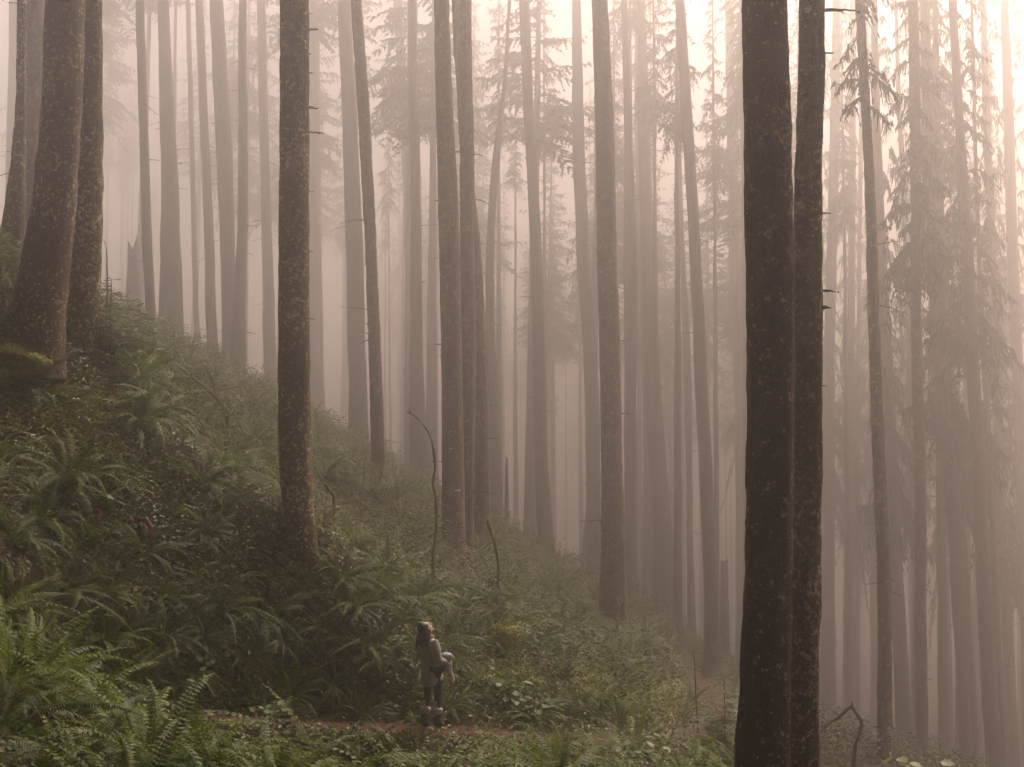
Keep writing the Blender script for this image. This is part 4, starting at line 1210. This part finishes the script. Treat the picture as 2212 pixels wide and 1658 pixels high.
HC = np.array([-.15, 0, 1.505]); TILT = R(40)
ex = np.array([math.cos(TILT), 0, math.sin(TILT)]); ey = np.array([0, 1, 0]); ez = np.array([-math.sin(TILT), 0, math.cos(TILT)])
HR = np.stack([ex, ey, ez], 1)           # head axes: face, left, crown
def hp(a, b, c): return HC + ex * a + ey * b + ez * c
def head_fn(V):
    V = V.copy()
    x, y, z = V[:, 0], V[:, 1], V[:, 2]
    jaw = np.clip(-z, 0, 1)
    V[:, 1] *= 1 - .28 * jaw
    V[:, 0] *= np.where(x < 0, 1 - .25 * jaw, 1.0)
    V[:, 0] += .08 * jaw
    return V
head = ball(HC, (.09, .07, .108), HR, 28, head_fn)
nose = ball(hp(.1, 0, -.012), (.02, .012, .024), HR, 12)
nose2 = ball(hp(.092, 0, .015), (.012, .009, .03), HR, 12)
chin = ball(hp(.075, 0, -.098), (.024, .026, .02), HR, 12)
lip1 = ball(hp(.09, 0, -.05), (.012, .023, .007), HR, 12); lip2 = ball(hp(.087, 0, -.063), (.012, .02, .008), HR, 12)
brow = ball(hp(.083, 0, .04), (.016, .05, .01), HR, 12)
ears = [ball(hp(-.005, s * .074, -.005), (.018, .01, .03), HR, 12) for s in (-1, 1)]
J = {'pel': ((-.03, 0, .93), (.125, .105)), 'sp': ((-.055, 0, 1.08), (.11, .085)), 'ch': ((-.09, 0, 1.24), (.125, .095)), 'nb': ((-.115, 0, 1.36), (.075, .06)), 'nk': ((-.125, 0, 1.42), .048), 'hd': ((-.14, 0, 1.48), .05)}
E = [('pel', 'sp'), ('sp', 'ch'), ('ch', 'nb'), ('nb', 'nk'), ('nk', 'hd')]
LEG = {'r': [(-.02, -.085, .87), (.02, -.085, .47), (.0, -.085, .1), (.12, -.105, .035)], 'l': [(-.035, .085, .87), (-.06, .1, .47), (-.13, .11, .1), (-.02, .14, .035)]}
ARM = {'r': [(-.1, -.16, 1.325), (-.06, -.235, 1.06), (.115, -.175, .985)], 'l': [(-.1, .16, 1.325), (-.08, .225, 1.07), (.11, .07, 1.01)]}
for s in 'rl':
    a, k, f, t = LEG[s]
    J.update({s + 'h': (a, .085), s + 'th': (tuple((np.array(a) + k) / 2), .072), s + 'k': (k, .054), s + 'cf': (tuple(np.array(k) * .68 + np.array(f) * .32 + [-.015, 0, 0]), .054), s + 'a': (f, .036), s + 't': (t, .03)})
    E += [('pel', s + 'h'), (s + 'h', s + 'th'), (s + 'th', s + 'k'), (s + 'k', s + 'cf'), (s + 'cf', s + 'a'), (s + 'a', s + 't')]
    a, k, w_ = ARM[s]
    J.update({s + 's': (a, .055), s + 'e': (k, .04), s + 'w': (w_, .026)})
    E += [('ch', s + 's'), (s + 's', s + 'e'), (s + 'e', s + 'w')]
body = skin_tmp(J, E, 'pel')
hands = []
for s in 'rl':
    w_ = np.array(ARM[s][2]); e = np.array(ARM[s][1]); d = w_ - e; d /= np.linalg.norm(d)
    sg = -1 if s == 'r' else 1
    side = np.array([0, 0, 1.0]) - d * d[2]; side /= np.linalg.norm(side)       # thumb side is up
    palm = np.cross(side, d) * sg; palm /= np.linalg.norm(palm)
    if palm @ np.array([0, -sg, 0]) < 0: palm = -palm                            # the palm faces the bundle, inward
    pc = w_ + d * .05
    Jh = {'w': (tuple(w_), (.024, .018)), 'p': (tuple(pc), (.036, .016)), 'p2': (tuple(w_ + d * .085), (.036, .014))}
    hands.append(skin_tmp(Jh, [('w', 'p'), ('p', 'p2')], 'w'))
    for i, (off, ln, r) in enumerate([(.029, .07, .0085), (.01, .078, .009), (-.01, .072, .0085), (-.028, .058, .0075)]):
        b = w_ + d * .08 + side * off
        p1 = b + d * ln * .45 + palm * ln * .12; p2 = p1 + d * ln * .25 + palm * ln * .3; p3 = p2 + d * ln * .05 + palm * ln * .25
        hands.append(skin_tmp({'a': (tuple(b - d * .02), r), 'b': (tuple(p1), r), 'c': (tuple(p2), r * .92), 'd': (tuple(p3), r * .8)}, [('a', 'b'), ('b', 'c'), ('c', 'd')], 'a'))
    b = w_ + d * .03 + side * .025
    q1 = b + d * .028 + side * .022 + palm * .008; q2 = q1 + d * .028 + side * .008 + palm * .014
    hands.append(skin_tmp({'a': (tuple(b), .012), 'b': (tuple(q1), .0105), 'c': (tuple(q2), .009)}, [('a', 'b'), ('b', 'c')], 'a'))
obj('body', fuse([body, head, nose, nose2, chin, lip1, lip2, brow] + ears + hands, 'body', .0065, [M_skin]), person)
for s in (-1, 1):
    me = ball(hp(.0845, s * .031, .012), (.009, .013, .007), HR, 12); me.materials.append(M_hair); obj('eye', me, person)

# hair: a cap over the skull, falling in loose waves onto the shoulders
def hair_fn(V):
    V = V.copy(); return V * (1 + .05 * vnoise(V * 5, 4))[:, None]
h1 = ball(hp(-.03, 0, .03), (.096, .086, .108), HR, 28, hair_fn)
h1b = ball(hp(-.035, 0, -.03), (.08, .084, .09), HR, 28, hair_fn)
hs = [h1, h1b]
gh = np.random.default_rng(12)
for k in range(17):
    a = R(70 + 220 * k / 16)                 # round the back of the head, ear to ear
    b0 = hp(math.cos(a) * .085 - .02, math.sin(a) * .08, .0)
    hang = gh.uniform(.15, .22)
    out = np.array([math.cos(a) * .5 - .25, math.sin(a) * .6, 0])
    wob = gh.normal(0, .012, (3, 3))
    p1 = b0 + out * .035 - np.array([0, 0, hang * .4]) + wob[0]; p2 = b0 + out * .06 - np.array([0, 0, hang * .8]) + wob[1]; p3 = b0 + out * .05 - np.array([0, 0, hang * 1.1]) + wob[2]
    hs.append(skin_tmp({'a': (tuple(b0), .032), 'b': (tuple(p1), .03), 'c': (tuple(p2), .024), 'd': (tuple(p3), .01)}, [('a', 'b'), ('b', 'c'), ('c', 'd')], 'a'))
obj('hair', fuse(hs, 'hair', .007, [M_hair], 1), person)

# jacket: loose, with a hem that dips at the back
rings = [(.6, -.055, .125, .145), (.66, -.055, .14, .16), (.75, -.058, .142, .162), (.9, -.064, .135, .155), (1.05, -.075, .13, .16), (1.18, -.088, .13, .17), (1.28, -.1, .125, .18), (1.345, -.112, .1, .15), (1.385, -.122, .075, .085), (1.41, -.127, .066, .068)]
TV = np.array([[cx + rx * math.cos(a), ry * math.sin(a), z] for z, cx, rx, ry in rings for a in np.linspace(0, 2 * math.pi, 29)[:-1]] + [[-.055, 0, .6], [-.127, 0, 1.41]])
kk = np.arange(len(rings) * 28).reshape(-1, 28); nxt = np.roll(kk, -1, 1)
torso = mesh_np('tmp', TV, [np.stack([kk[:-1], nxt[:-1], nxt[1:], kk[1:]], -1).reshape(-1, 4),
    np.vstack([np.stack([nxt[0], kk[0], np.full(28, len(TV) - 2)], -1), np.stack([kk[-1], nxt[-1], np.full(28, len(TV) - 1)], -1)])], [])
sl = []
for s in 'rl':
    a, k, w_ = [np.array(q) for q in ARM[s]]
    C = catmull(np.array([a + [0, (.02 if s == 'r' else -.02), .0], (a + k) / 2, k, (k + w_) / 2, k * .12 + w_ * .88]), 6)
    V, F, cap = sweep(C, np.interp(np.linspace(0, 1, len(C)), [0, .25, .5, .75, 1], [.078, .072, .066, .055, .046]), 20)
    V = np.vstack([V, C[0]]); c0 = len(V) - 1
    sl.append(mesh_np('tmp', V, [F, np.vstack([cap, np.stack([(np.arange(20) + 1) % 20, np.arange(20), np.full(20, c0)], -1)])], []))
jm = fuse([torso] + sl, 'jacket', .011, [M_knit], 2)
co = np.array([v.co[:] for v in jm.vertices])
fold = fbm(co * np.array([9, 9, 3.5]), 3, 66) * .011
hemz = .65 + .07 * np.clip((co[:, 0] + .1) * 3.2, -.3, 1)
low = co[:, 2] < .86
nr = np.array([v.normal[:] for v in jm.vertices])
co = co + nr * fold[:, None]
co[:, 2] = np.where(low, hemz + (co[:, 2] - .6) * (.86 - hemz) / .26, co[:, 2])
jm.vertices.foreach_set('co', co.astype(np.float32).ravel()); jm.update()
jk = obj('jacket', jm, person)
# the hair lies on a thick rolled collar
C = np.array([[-.125 + .085 * math.cos(a), .085 * math.sin(a), 1.4 - .03 * math.cos(a)] for a in np.linspace(0, 2 * math.pi, 25)[:-1]])
C = np.vstack([C, C[:1]]); V, F, cap = sweep(C, np.full(25, .026), 8)
obj('collar', mesh_np('collar', V, [F, cap], [M_knit]), jk)

# leggings, cuffs, boots
J = {'pel': ((-.03, 0, .93), (.14, .12))}; E = []
for s in 'rl':
    a, k, f, t = [np.array(q) for q in LEG[s]]
    J.update({s + 'h': (tuple(a), .098), s + 'th': (tuple((a + k) / 2), .082), s + 'k': (tuple(k), .062), s + 'c': (tuple(k * .5 + f * .5), .058)})
    E += [('pel', s + 'h'), (s + 'h', s + 'th'), (s + 'th', s + 'k'), (s + 'k', s + 'c')]
obj('leggings', fuse([skin_tmp(J, E, 'pel')], 'leggings', .01, [M_black]), person)
for s in 'rl':
    a, k, f, t = [np.array(q) for q in LEG[s]]
    top = k * .42 + f * .58; mid = k * .15 + f * .85
    bm = skin_tmp({'t': (tuple(top), .068), 'm': (tuple(mid), .054), 'a': (tuple(f + [0, 0, -.02]), .05), 'hl': (tuple(f + [-.04, 0, -.055]), .042), 'b': (tuple(f * .5 + t * .5 + [0, 0, -.01]), .046), 'to': (tuple(t + [.02, 0, 0]), .038)},
                  [('t', 'm'), ('m', 'a'), ('a', 'hl'), ('a', 'b'), ('b', 'to')], 'a')
    b_ = obj('boot', fuse([bm], 'boot', .009, [M_boot]), person)
    ax = (k - f) / np.linalg.norm(k - f)
    C = np.array([top - ax * .005, top + ax * .02, top + ax * .05, top + ax * .062]); V, F, cap = sweep(C, [.074, .079, .077, .066], 18, .005, 30, 3)
    obj('sock_cuff', mesh_np('sock_cuff', V, [F, cap], [M_sock]), person)
# white shirt tail showing at the front under the jacket
V = []
for i in range(9):
    a = R(-75 + 150 * i / 8)
    for z, rr in ((.92, .15), (.8, .158), (.735 + .02 * math.sin(i * 1.7), .162)):
        V.append((-.03 + math.cos(a) * rr * .93, math.sin(a) * rr, z))
k = np.arange(27).reshape(9, 3)
me = mesh_np('shirt', np.array(V), np.stack([k[:-1, :-1], k[1:, :-1], k[1:, 1:], k[:-1, 1:]], -1).reshape(-1, 4), [M_white])
o = obj('shirt', me, person); sm_ = o.modifiers.new('s', 'SOLIDIFY'); sm_.thickness = .006

# the bundle on the forearms
bundle = empty('bundled_jacket', person.location); bundle.rotation_euler = person.rotation_euler
tag(bundle, 'grey-blue bundled jacket held on the forearm of the walker, pale lining hanging down', 'jacket')
def bfn(V): return V * (1 + .13 * fbm(V * 2.2, 3, 21))[:, None]
m1 = ball((.165, -.1, 1.07), (.085, .11, .062), None, 28, bfn); m2 = ball((.17, -.02, 1.055), (.09, .11, .06), None, 28, bfn)
m3 = ball((.15, -.12, 1.09), (.07, .1, .05), None, 28, bfn)
obj('roll', fuse([m1, m2, m3], 'roll', .008, [M_blue], 1), bundle)
C = np.array([(.17, -.14, 1.03), (.19, -.15, .95), (.19, -.155, .86), (.21, -.16, .78), (.225, -.165, .71), (.235, -.165, .68)])
C = catmull(C, 5); t = np.linspace(0, 1, len(C))
V, F, cap = sweep(C, .026 + .01 * np.sin(t * 3) - .02 * (t > .93), 16, .012, 11, 5)
ctr = np.repeat(C, 16, 0); V[:-1] = ctr + (V[:-1] - ctr) * np.array([1, .5, 1])
obj('lining', mesh_np('lining', V, [F, cap], [M_lining]), bundle)
# ------------------------------------------------------------------ ground
M_soil = None
t = NT('forest_floor')
pos = t.n('ShaderNodeNewGeometry').outputs['Position']
n1 = t.noise(pos, 1.3, 5); n2 = t.noise(pos, 14, 5, .7); n3 = t.noise(pos, 60, 3, .7)
c = t.ramp(n2, [(.3, (.008, .005, .003)), (.55, (.025, .015, .009)), (.75, (.05, .028, .016))])
c = t.mix(step(t, n1, .5, .62), c, t.ramp(n3, [(.35, (.01, .011, .004)), (.6, (.028, .03, .008)), (.75, (.06, .058, .015))]))
b = t.n('ShaderNodeBsdfPrincipled', Roughness=.95); b.inputs['Specular IOR Level'].default_value = .1
t.l(c, b.inputs['Base Color'])
bp = t.n('ShaderNodeBump', Strength=.8, Distance=.04); t.l(t.math('ADD', n2, t.math('MULTIPLY', n3, .4)), bp.inputs['Height']); t.l(bp.outputs[0], b.inputs['Normal'])
t.l(b.outputs[0], t.out.inputs[0])
M_soil = t.m
ground = obj('ground', mesh_np('ground', np.column_stack([GX.ravel(), GY.ravel(), GZ.ravel()]), TF, [M_soil]))
tag(ground, kind='structure')

# trail: a sheet of trodden red-brown duff lying on the ground
t = NT('trail_duff')
pos = t.n('ShaderNodeNewGeometry').outputs['Position']
n2 = t.noise(pos, 11, 6, .7); n3 = t.noise(pos, 70, 3, .75)
c = t.ramp(n2, [(.3, (.018, .009, .006)), (.55, (.045, .02, .013)), (.75, (.075, .035, .022))])
c = t.mix(step(t, n3, .58, .7), c, (.1, .055, .033))
b = t.n('ShaderNodeBsdfPrincipled', Roughness=.95); b.inputs['Specular IOR Level'].default_value = .1
t.l(c, b.inputs['Base Color'])
bp = t.n('ShaderNodeBump', Strength=.7, Distance=.03); t.l(t.math('ADD', n2, t.math('MULTIPLY', n3, .5)), bp.inputs['Height']); t.l(bp.outputs[0], b.inputs['Normal'])
t.l(b.outputs[0], t.out.inputs[0])
tl = trail_line[:, :2]
tn = np.gradient(tl, axis=0); tn /= np.linalg.norm(tn, axis=1)[:, None]; tn = np.stack([-tn[:, 1], tn[:, 0]], -1)
cross = np.linspace(-1, 1, 9)
wid = .36 + .14 * vnoise(np.column_stack([np.arange(len(tl)) * .3, np.zeros(len(tl)), np.zeros(len(tl))]), 3)
TV = tl[:, None] + tn[:, None] * (cross[None, :, None] * wid[:, None, None])
TZ = ground_z(TV[..., 0], TV[..., 1]) + .035 - .03 * np.abs(cross)[None] ** 3
tv = np.concatenate([TV, TZ[..., None]], -1).reshape(-1, 3)
k = np.arange(len(tl) * 9).reshape(len(tl), 9)
tf = np.stack([k[:-1, :-1], k[:-1, 1:], k[1:, 1:], k[1:, :-1]], -1).reshape(-1, 4)
trail = obj('path', mesh_np('path', tv, tf, [t.m]))
tag(trail, kind='structure')

# ------------------------------------------------------------------ air
SIGMA, ANISO = .0136, .92
hz = NT('haze')
pv = hz.n('ShaderNodeVolumePrincipled')
pv.inputs['Color'].default_value = (.98, .95, .935, 1)
pv.inputs['Density'].default_value = SIGMA
pv.inputs['Anisotropy'].default_value = ANISO
hz.l(pv.outputs[0], hz.out.inputs['Volume'])
ztop = max(float(tr['C'][:, 2].max()) for tr in TREES.values()) + 4.0
ztop = max(ztop, 75.0)
x0, x1, y0, y1 = XR[0] - 2, XR[1] + 2, YR[0] - 2, YR[1] + 2
zb = float(GZ.min()) - 1.0
bv = np.array([[x, y, z] for z in (zb, ztop) for y in (y0, y1) for x in (x0, x1)])
bf = np.array([[0, 2, 3, 1], [4, 5, 7, 6], [0, 1, 5, 4], [2, 6, 7, 3], [0, 4, 6, 2], [1, 3, 7, 5]])
haze = obj('haze', mesh_np('haze', bv, bf, [hz.m], smooth=False))
tag(haze, kind='stuff')

# ------------------------------------------------------------------ light
SUN_EL, SUN_AZ = R(55), R(31)                 # azimuth to the right of the view direction (+Y)
w = bpy.data.worlds.new('World'); scene.world = w; w.use_nodes = True
nt = w.node_tree; nt.nodes.clear()
out = nt.nodes.new('ShaderNodeOutputWorld'); bg = nt.nodes.new('ShaderNodeBackground')
sky = nt.nodes.new('ShaderNodeTexSky'); sky.sky_type = 'NISHITA'; sky.sun_disc = False
sky.sun_elevation = SUN_EL; sky.sun_rotation = SUN_AZ
sky.air_density = 1.0; sky.dust_density = 8.0; sky.ozone_density = 1.0
tint = nt.nodes.new('ShaderNodeMix'); tint.data_type = 'RGBA'; tint.blend_type = 'MULTIPLY'
tint.inputs[0].default_value = 1.0
tint.inputs[7].default_value = (1.0, .845, .745, 1)
nt.links.new(sky.outputs[0], tint.inputs[6]); nt.links.new(tint.outputs[2], bg.inputs[0])
bg.inputs[1].default_value = .1
nt.links.new(bg.outputs[0], out.inputs[0])
sd = bpy.data.lights.new('sun', 'SUN'); sd.energy = 5; sd.angle = R(12); sd.color = (1, .87, .75)
so = bpy.data.objects.new('sun', sd)
sdir = Vector((math.sin(SUN_AZ) * math.cos(SUN_EL), math.cos(SUN_AZ) * math.cos(SUN_EL), math.sin(SUN_EL)))
so.rotation_euler = sdir.to_track_quat('Z', 'Y').to_euler()
COL.objects.link(so)

vs = scene.view_settings
vs.view_transform = 'Standard'; vs.look = 'None'; vs.gamma = 1.0
vs.exposure = 1.18
cy = scene.cycles
cy.use_denoising = True
cy.denoiser = 'OPENIMAGEDENOISE'
cy.volume_bounces = 6
cy.max_bounces = 8
cy.diffuse_bounces = 3
cy.transparent_max_bounces = 8
cy.use_adaptive_sampling = False
cy.adaptive_threshold = .015
cy.sample_clamp_indirect = .7
cy.denoising_input_passes = 'RGB_ALBEDO_NORMAL'
cy.denoising_prefilter = 'NONE'
